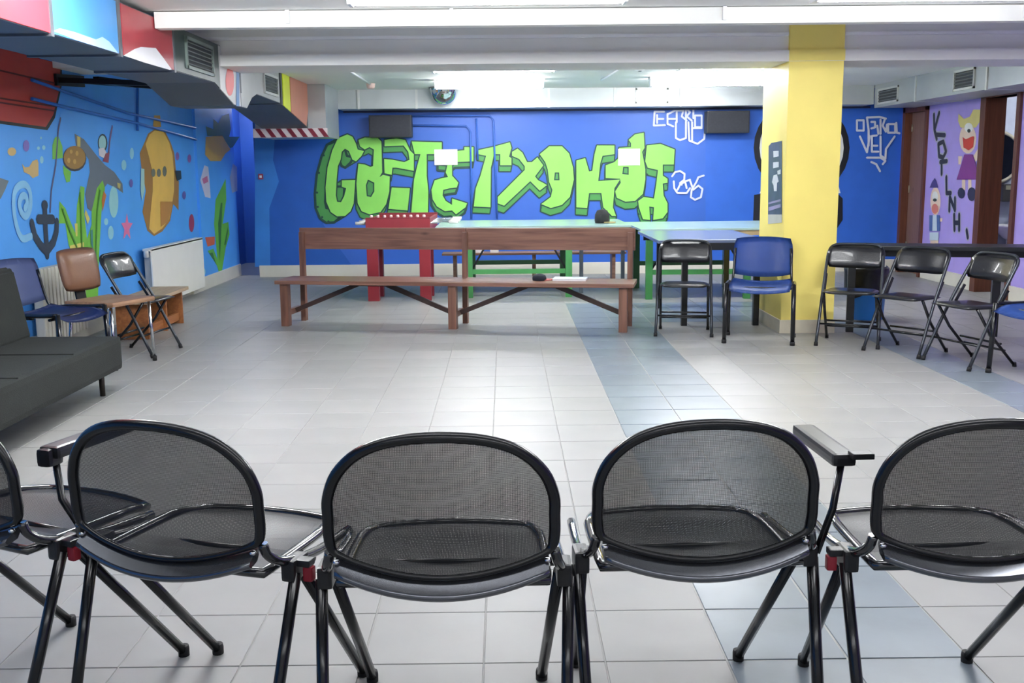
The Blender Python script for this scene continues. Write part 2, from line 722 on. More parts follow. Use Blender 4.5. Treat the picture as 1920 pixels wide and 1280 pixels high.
K = 6.736
LET = {
    'G': (580, [[(480, 80), (545, 110), (590, 200), (610, 270), (690, 290), (660, 350), (590, 420), (545, 400), (500, 290), (450, 260), (410, 300), (395, 400), (360, 480), (345, 650), (335, 850), (350, 930), (400, 935), (440, 860), (465, 760), (410, 740), (410, 660), (580, 655), (560, 950), (520, 1050), (450, 1110), (350, 1115), (270, 1060), (215, 930), (205, 750), (230, 500), (290, 280), (360, 130)]]),
    'A': (580, [[[(620, 150), (700, 120), (860, 120), (910, 170), (920, 560), (885, 620), (930, 590), (1015, 610), (1010, 800), (970, 960), (900, 1060), (760, 1090), (660, 1050), (610, 950), (595, 700), (620, 450), (700, 460), (770, 490), (805, 480), (815, 270), (760, 240), (700, 270), (640, 230)], [(740, 650), (820, 690), (820, 800), (780, 870), (725, 860), (715, 720)]]]),
    'Z': (580, [[(950, 150), (1100, 130), (1210, 150), (1270, 280), (1320, 330), (1320, 540), (1100, 500), (1050, 500), (1040, 590), (950, 570), (945, 390), (1050, 400), (1200, 430), (1265, 400), (1250, 300), (1190, 220), (950, 230)], [(1040, 750), (1270, 760), (1240, 1040), (1000, 1020)]]),
    'T': (760, [[(80, 170), (460, 180), (460, 270), (370, 280), (370, 330), (270, 330), (270, 600), (290, 800), (285, 1070), (75, 1070), (110, 650), (150, 480), (190, 330), (120, 330)]]),
    'E': (760, [[(420, 300), (640, 290), (745, 280), (745, 240), (860, 240), (860, 420), (640, 430), (590, 470), (590, 600), (670, 690), (650, 750), (560, 760), (480, 780), (470, 850), (510, 920), (590, 970), (590, 890), (780, 950), (760, 1000), (640, 1090), (590, 1040), (500, 1050), (400, 990), (345, 900), (330, 780), (370, 660), (470, 630), (540, 620), (510, 560), (530, 470), (420, 460)]]),
    'T2': (760, [[(915, 280), (1100, 240), (1320, 180), (1340, 250), (1310, 360), (1340, 380), (1340, 470), (1200, 470), (1200, 330), (1120, 330), (1080, 500), (1075, 1000), (865, 990), (890, 760), (950, 600), (1020, 350), (920, 330)]]),
    'X': (920, [[(270, 300), (340, 260), (400, 310), (460, 430), (520, 430), (590, 370), (665, 470), (560, 610), (600, 660), (660, 690), (710, 720), (620, 790), (560, 730), (500, 670), (170, 980), (90, 950), (90, 870), (430, 530), (430, 480), (360, 390), (270, 350)]]),
    'O': (920, [[[(620, 330), (740, 230), (900, 230), (990, 320), (1040, 500), (1050, 650), (1000, 870), (900, 970), (760, 1010), (640, 960), (760, 870), (780, 780), (740, 680), (720, 520), (690, 430)], [(810, 560), (865, 560), (870, 660), (800, 660)]]]),
    'K': (1060, [[(140, 410), (250, 380), (300, 550), (340, 540), (370, 330), (400, 220), (620, 220), (620, 330), (470, 350), (440, 450), (415, 670), (690, 650), (620, 760), (600, 1000), (640, 1110), (590, 1110), (480, 1000), (455, 820), (300, 820), (275, 1010), (140, 1000)]]),
    'O2': (1060, [[[(510, 470), (620, 430), (670, 380), (680, 250), (830, 240), (830, 190), (800, 150), (880, 80), (990, 60), (1000, 250), (970, 300), (1010, 520), (1010, 650), (980, 830), (880, 920), (760, 930), (650, 880), (630, 800), (700, 690), (690, 640), (510, 630)], [(730, 490), (800, 490), (800, 590), (720, 580)]]]),
    'A2': (1060, [[(1030, 220), (1200, 200), (1380, 270), (1370, 460), (1230, 460), (1230, 600), (1290, 640), (1290, 690), (1230, 700), (1240, 850), (1290, 950), (1290, 1060), (1230, 1140), (1110, 1160), (1120, 1000), (1060, 990), (1070, 1160), (980, 1150), (930, 1000), (920, 920), (990, 870), (1120, 890), (1150, 700), (1170, 530), (1040, 500), (1010, 420)]]),
}
for li, (key, (x0, polys)) in enumerate(LET.items()):
    P = []
    for p in polys:
        loops = p if isinstance(p[0][0], (list, tuple)) else [p]
        P.append([zm(x0, 240, K, L) for L in loops])
    base = 0.003 + 0.0004 * li
    left = key in ('G',)
    sx, sy = (-20, 12) if left else ((-2, 11) if li < 6 else (-1, 13))
    # the letter's painted depth: the outline swept down and to the side
    sw = []
    for k in range(1, 6):
        sw += [[[(u + sx * k / 5, v + sy * k / 5) for u, v in L] for L in q[:1]] for q in P]
    root = strokes('graffiti_letter', [q[0] + q[0][:1] for q in sw], 0.030, on_back(base), LINEG, wall_back, 'painted graffiti letter %s, green with dark outline' % key[0])
    for k_, q in enumerate(sw):
        pass
    flat('letter_shade', sw[:], on_back(base + 0.0045), SHADEG, root, 'dark green painted depth of the letter')
    strokes('letter_outline', [L + L[:1] for q in P for L in q], 0.030, on_back(base + 0.009), LINEG, root, 'dark painted outline')
    flat('letter_face', P, on_back(base + 0.0125), GREEN, root, 'bright green letter face')

# white marker tags
s = 6.4
Z = lambda L: zm(1200, 190, s, L)
strokes('painted_tag', [Z(L) for L in (
    [(290, 125), (175, 125), (165, 290), (300, 285)], [(205, 165), (205, 260)], [(205, 210), (280, 210)],
    [(330, 150), (330, 270), (400, 300)], [(340, 150), (420, 110)], [(340, 210), (420, 210)],
    [(440, 110), (440, 250)], [(450, 110), (520, 110), (500, 180), (560, 230)], [(550, 90), (550, 220)], [(560, 90), (600, 130), (560, 180), (620, 230)],
    [(640, 100), (640, 200)], [(660, 170), (740, 170), (740, 310), (660, 310), (660, 170)],
    [(430, 250), (430, 440), (480, 465), (550, 440), (550, 240)], [(580, 250), (590, 470), (690, 510), (770, 450), (780, 340)], [(625, 250), (625, 480)], [(630, 320), (740, 320)])],
    0.024, on_back(0.02), TAGW, wall_back, 'white marker tag near the top of the wall')
strokes('painted_tag', [Z(L) for L in (
    [(385, 900), (420, 850), (480, 835), (535, 870), (530, 940), (480, 980), (500, 1000)], [(405, 960), (410, 1040), (450, 1100), (560, 1100), (600, 1040)],
    [(450, 1060), (480, 1000), (540, 960), (600, 940)], [(560, 1040), (540, 960)], [(600, 950), (640, 1060)],
    [(765, 890), (700, 910), (680, 960), (620, 1060), (610, 1150), (660, 1180), (730, 1150), (750, 1050), (700, 1010), (640, 1060)])],
    0.024, on_back(0.02), TAGW, wall_back, 'white marker tag beside the last letter')
s = 9.846
Z = lambda L: zm(1590, 200, s, L)
strokes('painted_tag', [Z(L) for L in (
    [(165, 250), (290, 250), (290, 440), (165, 440), (165, 250)], [(350, 200), (380, 430), (380, 720)], [(350, 200), (580, 190), (700, 220)],
    [(430, 280), (500, 280), (500, 380), (430, 400)], [(540, 350), (560, 500)], [(600, 240), (600, 500)], [(680, 230), (640, 350), (700, 460), (720, 330)],
    [(740, 320), (870, 320), (870, 480), (740, 480), (740, 320)], [(890, 300), (900, 480), (950, 490)], [(220, 550), (350, 840), (400, 540)],
    [(440, 540), (440, 830), (560, 830)], [(440, 720), (540, 720)], [(440, 540), (530, 530)], [(600, 550), (600, 900), (690, 960), (700, 780), (860, 550)],
    [(350, 940), (600, 940), (690, 1000), (640, 1060)], [(430, 1020), (520, 1060), (590, 1190)])],
    0.026, on_back(0.02), TAGW, wall_back, 'white marker tag right of the yellow pillar')

# round white figure painted behind the pillar
fig = flat('painted_figure', [ell(1503, 277, 90, 90, 28)], on_back(0.004), paint('figure_black', (18, 22, 30)), wall_back, 'round white figure with black outline, mostly behind the pillar')
flat('figure_face', [ell(1503, 277, 79, 79, 28)], on_back(0.006), paint('figure_white', (226, 226, 222)), fig)
flat('figure_body', [[(1414, 365), (1436, 362), (1570, 362), (1580, 372), (1580, 412), (1568, 430), (1430, 430), (1412, 415)]], on_back(0.006), paint('figure_black', (18, 22, 30)), fig)
flat('figure_collar', [[(1424, 362), (1436, 340), (1570, 340), (1576, 362)]], on_back(0.005), paint('figure_white', (226, 226, 222)), fig)

# ---- underwater mural on the left wall (traced at the wall's own depth)
A = lambda L: zm(0, 200, 4.572, L)
B = lambda L: zm(220, 200, 3.554, L)
BLK = paint('outline_black', (26, 30, 36))


def mural(name, parts, label, pil=False):
    """parts: list of (colour name, rgb, outlines); the first is the root"""
    root = None
    for k, (cn, rgb, polys) in enumerate(parts):
        o = flat(name if root is None else 'painted_detail', polys, on_left(0.002 + 0.0012 * k, pil), paint(cn, rgb), root or wall_left)
        if root is None:
            root = o
            o['label'] = label
    return root


def mline(name, lines, w, c, label, off=0.004, pil=False, parent=None):
    return strokes(name, lines, w, on_left(off, pil), paint(*c), parent or wall_left, label)


hull = [(-70, 60), (0, 90), (113, 120), (113, 160), (100, 215), (86, 238), (0, 226), (-70, 214)]
h = mural('painted_ship', [('hull_black', (30, 28, 32), [[(u + (3 if u > 0 else 0), v + (6 if v > 200 else 0)) for u, v in hull]]), ('hull_red', (186, 62, 52), [hull])], 'red painted ship hull at the top left of the mural')
mline('plank_line', [[(-70, 112), (0, 132), (113, 158)], [(-70, 180), (0, 192), (104, 208)], [(-70, 170), (0, 184), (106, 200)]], 0.012, ('plank_dark', (96, 28, 28)), 'dark plank line', 0.006, parent=h)
mural('painted_fish', [('fish_tan', (214, 182, 122), [ell(*A([(102, 385)])[0], 8, 8)])], 'small tan painted fish below the hull')
mural('painted_fish', [('fish_tan', (214, 182, 122), [A([(190, 490), (215, 520), (250, 515), (280, 465), (320, 450), (330, 480), (330, 590), (280, 612), (250, 580), (205, 560)])])], 'tan painted fish with a forked tail')
mural('painted_shark_tail', [('shark_grey', (112, 122, 128), [A([(-60, 590), (0, 610), (75, 635), (45, 710), (5, 790), (-60, 760)])])], 'grey painted shark fin at the left picture edge')
mural('painted_jellyfish', [('mauve', (120, 104, 190), [ell(*A([(225, 335)])[0], 6, 11)])], 'mauve painted blob')
for (x, y, rx, ry) in ((352, 268, 8, 12), (375, 350, 15, 20), (330, 355, 13, 15), (358, 455, 16, 32), (1062, 500, 22, 45), (910, 985, 18, 30), (950, 1080, 25, 60), (1130, 400, 18, 50)):
    cx, cy = A([(x, y)])[0]
    mural('painted_bubble', [('bubble', (150, 208, 232), [ell(cx, cy, rx / 4.572, ry / 4.572, 12)])], None)
cx, cy = A([(975, 815)])[0]
mural('painted_bubble', [('bubble_large', (158, 214, 220), [ell(cx, cy, 8.7, 30, 20)])], 'large pale oval painted bubble')
mline('painted_spiral', [smooth2 for smooth2 in [[(p.x, p.y) for p in smooth([(a, b, 0) for a, b in A([(265, 1110), (195, 1130), (150, 1050), (120, 900), (120, 750), (160, 680), (220, 670), (258, 740), (258, 870), (220, 940), (180, 900), (165, 830), (185, 770), (220, 770), (232, 830), (212, 870)])], 4)]]], 0.055, ('spiral', (140, 202, 244)), 'pale blue painted spiral')
an = mline('painted_anchor', [A([(385, 870), (392, 1060), (405, 1270)]), A([(330, 965), (455, 965)]), A([(275, 1000), (300, 1110), (350, 1190), (400, 1240), (460, 1160), (485, 1070), (488, 990)])], 0.075, ('anchor', (44, 54, 76)), 'dark painted anchor')
mline('anchor_ring', [ell(*A([(385, 845)])[0], 4, 6, 12) + ell(*A([(385, 845)])[0], 4, 6, 12)[:1]], 0.03, ('anchor', (44, 54, 76)), None, 0.006, parent=an)
flat('anchor_fluke', [A([(330, 1180), (470, 1180), (405, 1290)])], on_left(0.006), paint('anchor', (44, 54, 76)), an)
mline('painted_rope', [A([(520, 100), (500, 200), (478, 500), (440, 720), (430, 900)])], 0.022, ('rope', (86, 84, 130)), 'thin painted anchor rope', 0.003)
mural('painted_turtle', [('turtle_green', (122, 196, 70), [A([(450, 330), (470, 265), (500, 250), (535, 340), (540, 440), (450, 450)]), A([(540, 500), (575, 530), (610, 560), (600, 640), (570, 650), (545, 570)])]),
                         ('turtle_edge', (70, 62, 70), [ell(*A([(640, 445)])[0], 22, 24)]),
                         ('turtle_shell', (166, 126, 62), [ell(*A([(640, 435)])[0], 20.5, 22)]),
                         ('turtle_dots', (206, 164, 86), [ell(*A([(590, 460)])[0], 3, 5, 8), ell(*A([(640, 470)])[0], 3, 5, 8), ell(*A([(660, 400)])[0], 3, 5, 8), ell(*A([(610, 385)])[0], 3, 4, 8)])], 'green painted turtle with a brown shell')
mural('painted_shark', [('shark_body', (108, 116, 130), [A([(640, 230), (720, 280), (830, 420), (900, 500), (980, 560), (1050, 660), (1055, 740), (1000, 700), (920, 660), (890, 700), (850, 760), (790, 900), (750, 870), (730, 750), (770, 560), (760, 450), (700, 370), (650, 330)])]),
                        ('shark_belly', (206, 186, 104), [A([(660, 250), (690, 262), (690, 345), (663, 340)]), A([(1005, 650), (1035, 660), (1030, 705), (1010, 690)])])], 'grey painted shark diving head down')
mural('painted_diver', [('diver_suit', (36, 50, 72), [ell(*A([(880, 310)])[0], 9, 17)]), ('diver_mask', (168, 214, 214), [ell(*A([(878, 310)])[0], 7, 14)]),
                        ('diver_face', (222, 218, 226), [A([(845, 360), (890, 350), (915, 400), (890, 440), (850, 420)])]), ('diver_red', (150, 76, 96), [A([(905, 400), (940, 390), (930, 480), (880, 470)])])], 'small painted diver with a pale mask')
mline('painted_rope', [A([(962, 170), (940, 300), (930, 420)])], 0.03, ('diver_rope', (122, 92, 140)), 'mauve painted rope above the diver', 0.003)
weed = mural('painted_seaweed', [('weed_green', (124, 196, 66), [A([(640, 1250), (660, 850), (690, 680), (725, 690), (720, 900), (760, 1250), (760, 1660), (690, 1660)]), A([(790, 1660), (785, 900), (830, 700), (880, 630), (900, 700), (870, 900), (850, 1270), (840, 1660)]), A([(620, 1250), (590, 1190), (560, 1000), (505, 1000), (510, 810), (560, 870), (610, 1000), (680, 1150), (720, 1660), (690, 1660)]), A([(760, 1660), (740, 1150), (790, 1000), (800, 1660)])]),
                                 ('weed_yellow', (220, 208, 110), [A([(735, 880), (770, 960), (752, 1010), (725, 920)]), A([(640, 1000), (665, 1000), (665, 1110), (650, 1110)]), A([(600, 1190), (720, 1160), (720, 1200), (600, 1215)])]),
                                 ('weed_orange', (206, 122, 62), [A([(890, 720), (912, 760), (880, 900), (872, 800)])]),
                                 ('weed_teal', (70, 140, 130), [A([(775, 1060), (795, 1050), (800, 1220), (780, 1180)])])], 'tall green painted seaweed')
mline('seaweed_vein', [A([(690, 740), (700, 1000), (710, 1500)]), A([(860, 720), (835, 900), (820, 1400)]), A([(540, 880), (600, 1060), (660, 1200)])], 0.02, ('weed_dark', (82, 150, 54)), None, 0.009, parent=weed)
st = []
cx, cy = A([(1088, 1035)])[0]
for k in range(10):
    a = -PI / 2 + k * PI / 5
    f_ = 1.0 if k % 2 == 0 else 0.42
    st.append((cx + 11.5 * f_ * math.cos(a), cy + 27 * f_ * math.sin(a)))
mural('painted_starfish', [('star_pink', (228, 120, 168), [st])], 'pink painted starfish')
sub = mural('painted_submarine', [('sub_side', (166, 120, 56), [B([(176, 250), (205, 180), (250, 148), (315, 158), (356, 240), (380, 310), (392, 440), (410, 500), (408, 690), (385, 660), (372, 650), (352, 760), (300, 830), (245, 862), (200, 825), (168, 700), (190, 560), (160, 400), (150, 310)])]),
                                  ('sub_yellow', (234, 190, 88), [B([(188, 250), (214, 186), (250, 158), (308, 166), (346, 240), (368, 320), (378, 440), (378, 560), (366, 640), (345, 750), (298, 812), (245, 848), (212, 812), (222, 700), (236, 560), (236, 440), (210, 330)])]),
                                  ('sub_tower', (206, 160, 72), [B([(245, 58), (285, 58), (292, 135), (238, 135)])]),
                                  ('sub_slot', (112, 112, 96), [ell(*B([(240, 440)])[0], 4, 8, 10), ell(*B([(277, 440)])[0], 4, 8, 10), ell(*B([(315, 430)])[0], 4, 10, 10)]),
                                  ('sub_brown', (188, 132, 62), [B([(288, 632), (368, 632), (340, 765), (290, 800)])]),
                                  ('sub_pale', (166, 208, 206), [B([(158, 410), (180, 415), (182, 560), (165, 630), (155, 560)])]),
                                  ('sub_propeller', (40, 50, 62), [B([(386, 425), (424, 425), (428, 480), (398, 495)])])], 'yellow painted submarine with three dark portholes')
mural('painted_spot', [('spot_red', (158, 52, 84), [ell(*B([(495, 775)])[0], 5, 17)])], 'dark red painted dash')
for p, n_ in (((400, 330), 'spot_rose'), ((480, 345), 'spot_rose'), ((445, 590), 'spot_plum'), ((92, 510), 'spot_plum')):
    cx, cy = B([p])[0]
    mural('painted_spot', [(n_, (132, 92, 168) if n_ == 'spot_rose' else (98, 92, 176), [ell(cx, cy, 3.5, 8, 10)])], None)
mural('painted_plant_pot', [('pot_yellow', (208, 168, 76), [B([(590, 200), (700, 190), (722, 232), (755, 285), (720, 312), (690, 362), (620, 362), (585, 320)])])], 'yellow painted plant pot high on the pilaster', True)
mural('painted_leaves', [('leaf_dark', (52, 104, 58), [B([(590, 130), (640, 150), (640, 80), (672, 110), (700, 60), (745, 45), (757, 150), (745, 200), (815, 200), (770, 270), (752, 275), (722, 235), (700, 195), (600, 195)])])], 'dark green painted leaves above the pot', True)
mural('painted_fish', [('fish_white', (206, 206, 228), [B([(552, 490), (580, 390), (606, 400), (612, 460), (622, 610), (585, 600), (562, 520)])]), ('fish_pink', (196, 112, 156), [B([(565, 480), (600, 460), (606, 500), (575, 515)])])], 'white painted fish with a pink fin', True)
mural('painted_fish', [('fish_grey', (156, 172, 200), [B([(770, 380), (797, 400), (800, 560), (765, 575), (750, 470)])])], 'grey painted fish at the end of the wall', True)
mural('painted_seaweed', [('weed2_green', (108, 186, 60), [B([(690, 1150), (665, 1060), (602, 960), (640, 945), (668, 1020), (645, 780), (655, 620), (722, 480), (726, 620), (702, 780), (740, 768), (748, 850), (722, 940), (700, 1080)])]), ('weed2_dark', (60, 120, 50), [B([(672, 780), (690, 640), (700, 640), (690, 900), (682, 1040)]), B([(612, 975), (635, 970), (660, 1050)]), B([(712, 920), (735, 800), (738, 830), (722, 920)])])], 'green painted seaweed on the pilaster', True)
mural('painted_fish', [('fish_orange', (214, 104, 66), [B([(585, 870), (650, 865), (648, 918), (602, 932)])])], 'small orange painted fish', True)
mural('painted_bubble', [('bubble', (150, 208, 232), [ell(*B([(575, 1100)])[0], 4, 7, 10)])], None, True)

# ---- lettering and two children painted on the purple wall
on_r = lambda off: (lambda u, v: at_x(u, v, XR - off))
C = lambda L: zm(1720, 190, 4.571, L)
letters = [[[(142, 115), (146, 240), (166, 322)], [(186, 100), (150, 235)], [(160, 285), (235, 290)]],
           [[(180, 365), (186, 470), (222, 480), (246, 430), (222, 345), (180, 365)]],
           [[(208, 515), (208, 620)], [(196, 520), (252, 512)]],
           [[(248, 650), (250, 785), (286, 785)]],
           [[(274, 935), (278, 820), (322, 930), (322, 830)]],
           [[(315, 972), (318, 1100)], [(358, 972), (358, 1100)], [(316, 1040), (358, 1040)]],
           [[(422, 1105), (432, 1165)]]]
for L in letters:
    r_ = strokes('painted_letter', [C(x) for x in L], 0.085, on_r(0.003), paint('letter_grey', (176, 178, 200)), wall_right)
    strokes('letter_face', [C(x) for x in L], 0.052, on_r(0.005), paint('letter_black', (44, 46, 66)), r_)
SK = ('skin', (238, 214, 196))


def kid(name, parts, label):
    root = None
    for k, (cn, rgb, polys) in enumerate(parts):
        o = flat(name if root is None else 'painted_detail', [C(p) for p in polys], on_r(0.003 + 0.0012 * k), paint(cn, rgb), root or wall_right)
        if root is None:
            root = o
            o['label'] = label


kid('painted_girl', [SK + ([ell(432, 320, 72, 128, 18), [(382, 660), (410, 660), (412, 760), (382, 760)], [(436, 660), (462, 660), (465, 770), (436, 770)], [(350, 470), (385, 470), (372, 540), (352, 540)], [(480, 470), (540, 370), (540, 460), (500, 520)]],),
                     ('hair_yellow', (218, 206, 130), [[(352, 105), (400, 150), (450, 130), (480, 70), (542, 70), (538, 170), (500, 225), (370, 225), (350, 170)]]),
                     ('eye_white', (240, 240, 236), [ell(440, 225, 36, 42, 14)]), ('eye_dark', (44, 54, 50), [ell(442, 252, 15, 17, 10)]),
                     ('mouth_red', (206, 66, 52), [[(388, 305), (415, 325), (470, 300), (486, 300), (478, 390), (440, 420), (395, 395)]]),
                     ('dress_purple', (132, 56, 142), [[(402, 455), (476, 455), (505, 560), (542, 670), (336, 670), (370, 560)]]),
                     ('shoe_dark', (42, 44, 78), [ell(375, 785, 30, 46, 12), ell(465, 795, 36, 60, 12)])], 'painted girl in a purple dress with yellow hair')
kid('painted_boy', [SK + ([ell(155, 855, 44, 122, 16), [(190, 1000), (215, 1000), (212, 1030), (190, 1030)], [(110, 1185), (180, 1185), (178, 1230), (112, 1230)]],),
                    ('hair_blue', (78, 70, 140), [[(105, 740), (125, 690), (150, 655), (165, 690), (180, 740)]]),
                    ('eye_white', (240, 240, 236), [ell(152, 815, 26, 45, 12)]), ('eye_dark', (44, 54, 50), [ell(150, 845, 17, 14, 10)]),
                    ('mouth_pink', (222, 130, 116), [ell(150, 920, 28, 44, 12)]),
                    ('jacket_blue', (84, 112, 176), [[(102, 975), (192, 975), (192, 1110), (102, 1110)]]),
                    ('shirt_pale', (206, 222, 236), [[(132, 975), (165, 975), (168, 1110), (128, 1110)], [(105, 1122), (182, 1122), (180, 1190), (105, 1190)]])], 'painted boy in a blue jacket and white shorts')

# ================================================================== DUCTS, LAMPS AND THINGS ON CEILING AND WALLS
GALV = mat('galvanised_sheet', (176, 182, 186), 0.42, 0.35, var=0.06, scale=3)
GALVD = mat('dark_duct_sheet', (88, 94, 102), 0.5, 0.2, var=0.06, scale=3)
DARKM = mat('dark_metal', (30, 32, 36), 0.4, 0.5)
GRILLE = mat('grille_paint', (208, 210, 208), 0.4)
GRILLED = mat('grille_shadow_grey', (120, 124, 126), 0.6)

DX0, DX1, DZ0, DZ1 = -2.72, -2.2, 2.01, 2.31


def Yd(px):
    return at_x(px, 100, DX1).y


duct = thing('ventilation_duct', 'long ceiling duct on the left with red, blue and yellow painted panels', 'duct', (DX0, 7.0, DZ0))
inv = Matrix.Translation(-Vector((DX0, 7.0, DZ0)))


def dpart(name, bm, m, parent=None):
    if parent is None:
        bmesh.ops.transform(bm, matrix=inv, verts=bm.verts[:])
        return obj(name, bm, m, duct)
    bmesh.ops.transform(bm, matrix=inv, verts=bm.verts[:])
    return obj(name, bm, m, parent)


side = [(1.0, DZ0), (8.15, DZ0), (8.72, 1.875), (9.15, 1.875), (9.42, 2.02), (10.55, 2.0), (11.97, 1.815), (11.97, DZ1), (1.0, DZ1)]
bm = nb()
slab(bm, side, DX0, DX1 - 0.004, lambda u, v, h: Vector((h, u, v)))
dpart('duct_body', bm, GALVD)
for y in (4.2, Yd(99), Yd(226), Yd(325), Yd(447), Yd(523)):
    bm = nb()
    bb(bm, DX0 - 0.012, DX1 + 0.008, y - 0.018, y + 0.018, DZ0 - 0.012 if y < 8.7 else 1.99, DZ1 + 0.01)
    dpart('joint_flange', bm, mat('flange_grey', (96, 100, 106), 0.4, 0.4))


def lower(y):
    for (a, za), (b, zb) in zip(side[:6] + [side[6]], side[1:7]):
        if a <= y <= b:
            return za + (zb - za) * (y - a) / (b - a)
    return DZ0


def panel(name, p0, p1, m, y0=None, y1=None, top=DZ1 - 0.008, x=DX1):
    y0 = Yd(p0) if y0 is None else y0
    y1 = Yd(p1) if y1 is None else y1
    n = 8
    poly = [(y0 + (y1 - y0) * k / n, lower(y0 + (y1 - y0) * k / n) + 0.004) for k in range(n + 1)] + [(y1, top), (y0, top)]
    b_ = nb()
    slab(b_, poly, x - 0.006, x + 0.004, lambda u, v, h: Vector((h, u, v)))
    return dpart(name, b_, m)


def pm(n_, c):
    return mat('duct_paint_' + n_, c, 0.38, var=0.05, scale=4)


p_red = panel('painted_panel', 0, 0, pm('red', (224, 54, 66)), 3.0, Yd(97))
p_red['label'] = 'bright red painted duct panel'
p_blue = panel('painted_panel', 97, 222, pm('blue', (72, 146, 208)))
p_blue['label'] = 'sky blue painted duct panel'
p_mar = panel('painted_panel', 231, 324, pm('maroon', (172, 58, 66)))
p_mar['label'] = 'dull red painted duct panel with a white splash'
p_grn = panel('painted_panel', 326, 408, pm('dark_green', (42, 62, 60)))
p_grn['label'] = 'dark green painted duct panel'
p_wht = panel('painted_panel', 409, 446, pm('pale', (206, 204, 206)))
p_wht['label'] = 'pale duct panel with a red oval'
p_gry = panel('duct_panel', 447, 520, pm('grey', (176, 178, 180)))
p_yel = panel('painted_panel', 527, 540, pm('yellow', (220, 232, 54)))
p_yel['label'] = 'narrow bright yellow painted panel'
p_org = panel('painted_panel', 541, 577, pm('salmon', (206, 132, 108)))
p_org['label'] = 'salmon painted panel'
onp = lambda off: (lambda u, v: at_x(u, v, DX1 + off) - Vector((DX0, 7.0, DZ0)))
flat('paint_splash', [[(232, 104), (252, 92), (264, 88), (292, 90), (306, 108), (322, 130), (318, 131), (270, 117)]], onp(0.006), pm('white', (232, 232, 236)), p_mar, 'white splash')  # flat white shape along the lower edge of the dull red panel
flat('paint_splash', [[(100, 58), (112, 53), (140, 60), (180, 74), (192, 69), (205, 78), (222, 100), (180, 87), (140, 74)]], onp(0.006), pm('pale_blue', (168, 200, 236)), p_blue, 'pale blue wave')  # flat pale blue shape along the lower edge of the blue panel
flat('paint_oval', [ell(431, 152, 8, 28, 18)], onp(0.006), pm('oval_red', (228, 92, 92)), p_wht, 'red oval')
flat('paint_stripe', [[(443, 128), (449, 128), (449, 199), (443, 199)]], onp(0.007), pm('stripe_blue', (62, 118, 176)), p_wht, 'blue stripe')


def wall_grille(parent_fn, y0, y1, z0, z1, x, sgn, parent, off, n=6, frame_m=GRILLE):
    """louvred grille lying in a plane of constant x"""
    f = nb()
    t = 0.022
    for (a0, a1, b0, b1) in ((y0, y1, z0, z0 + t), (y0, y1, z1 - t, z1), (y0, y0 + t, z0, z1), (y1 - t, y1, z0, z1)):
        bb(f, min(x, x + sgn * 0.016), max(x, x + sgn * 0.016), a0, a1, b0, b1)
    bmesh.ops.transform(f, matrix=Matrix.Translation(-off), verts=f.verts[:])
    fo = obj('grille', f, frame_m, parent)
    g = nb()
    bb(g, min(x, x + sgn * 0.002), max(x, x + sgn * 0.002), y0 + t, y1 - t, z0 + t, z1 - t)
    bmesh.ops.transform(g, matrix=Matrix.Translation(-off), verts=g.verts[:])
    obj('grille_back', g, mat('grille_dark', (66, 70, 74), 0.7), fo)
    n = max(2, n)
    for k in range(n):
        zz = z0 + t + (z1 - z0 - 2 * t) * (k + 0.5) / n
        h = nb()
        box(h, (x + sgn * 0.008, (y0 + y1) / 2, zz), (0.012, y1 - y0 - 2 * t, 0.006), Matrix.Rotation(sgn * 0.6, 3, 'Y'))
        bmesh.ops.transform(h, matrix=Matrix.Translation(-off), verts=h.verts[:])
        obj('grille_slat', h, GRILLED, fo)


doff = Vector((DX0, 7.0, DZ0))
wall_grille(None, Yd(20), Yd(88), 2.19, 2.29, DX1 + 0.004, 1, duct, doff, 5, pm('red', (224, 54, 66)))
wall_grille(None, Yd(346), Yd(396), 2.05, 2.27, DX1 + 0.004, 1, duct, doff, 6, mat('grille_green_grey', (120, 136, 130), 0.45))
wall_grille(None, Yd(490), Yd(516), 2.05, 2.24, DX1 + 0.004, 1, duct, doff, 5)
# riser box at the end with its hazard strip
bm = nb()
bb(bm, -2.80, -2.0, 11.98, 12.9, 1.72, ZC2)
dpart('riser_box', bm, GALV)
bm = nb()
bb(bm, -2.82, -1.985, 11.955, 11.98, 1.715, 1.815)
hz = dpart('hazard_strip', bm, mat('hazard_white', (232, 222, 224), 0.5))
hz['label'] = 'red and white diagonal hazard strip'
for k in range(7):
    x = -2.80 + k * 0.118
    bm = nb()
    slab(bm, [(x, 1.813), (x + 0.055, 1.813), (x + 0.125, 1.717), (x + 0.07, 1.717)], 11.951, 11.956, lambda u, v, h: Vector((u, h, v)))
    dpart('hazard_stripe', bm, mat('hazard_red', (128, 28, 52), 0.5), hz)
for y in (3.0, 5.2, 7.2, 9.6, 11.2):
    for x in (DX0 - 0.03,):
        bm = nb()
        bb(bm, x - 0.006, x + 0.006, y - 0.006, y + 0.006, DZ0 + 0.1, (ZC if y < 6.8 else (2.45 if y < 8.3 else ZC2)))
        dpart('hanger_rod', bm, DARKM)

# duct across the back wall
bd = thing('ventilation_duct', 'plain grey duct running along the top of the blue back wall', 'duct', (1.2, 13.1, 2.07))
bo = Vector((1.2, 13.1, 2.07))


def bpart(name, bm, m):
    bmesh.ops.transform(bm, matrix=Matrix.Translation(-bo), verts=bm.verts[:])
    return obj(name, bm, m, bd)


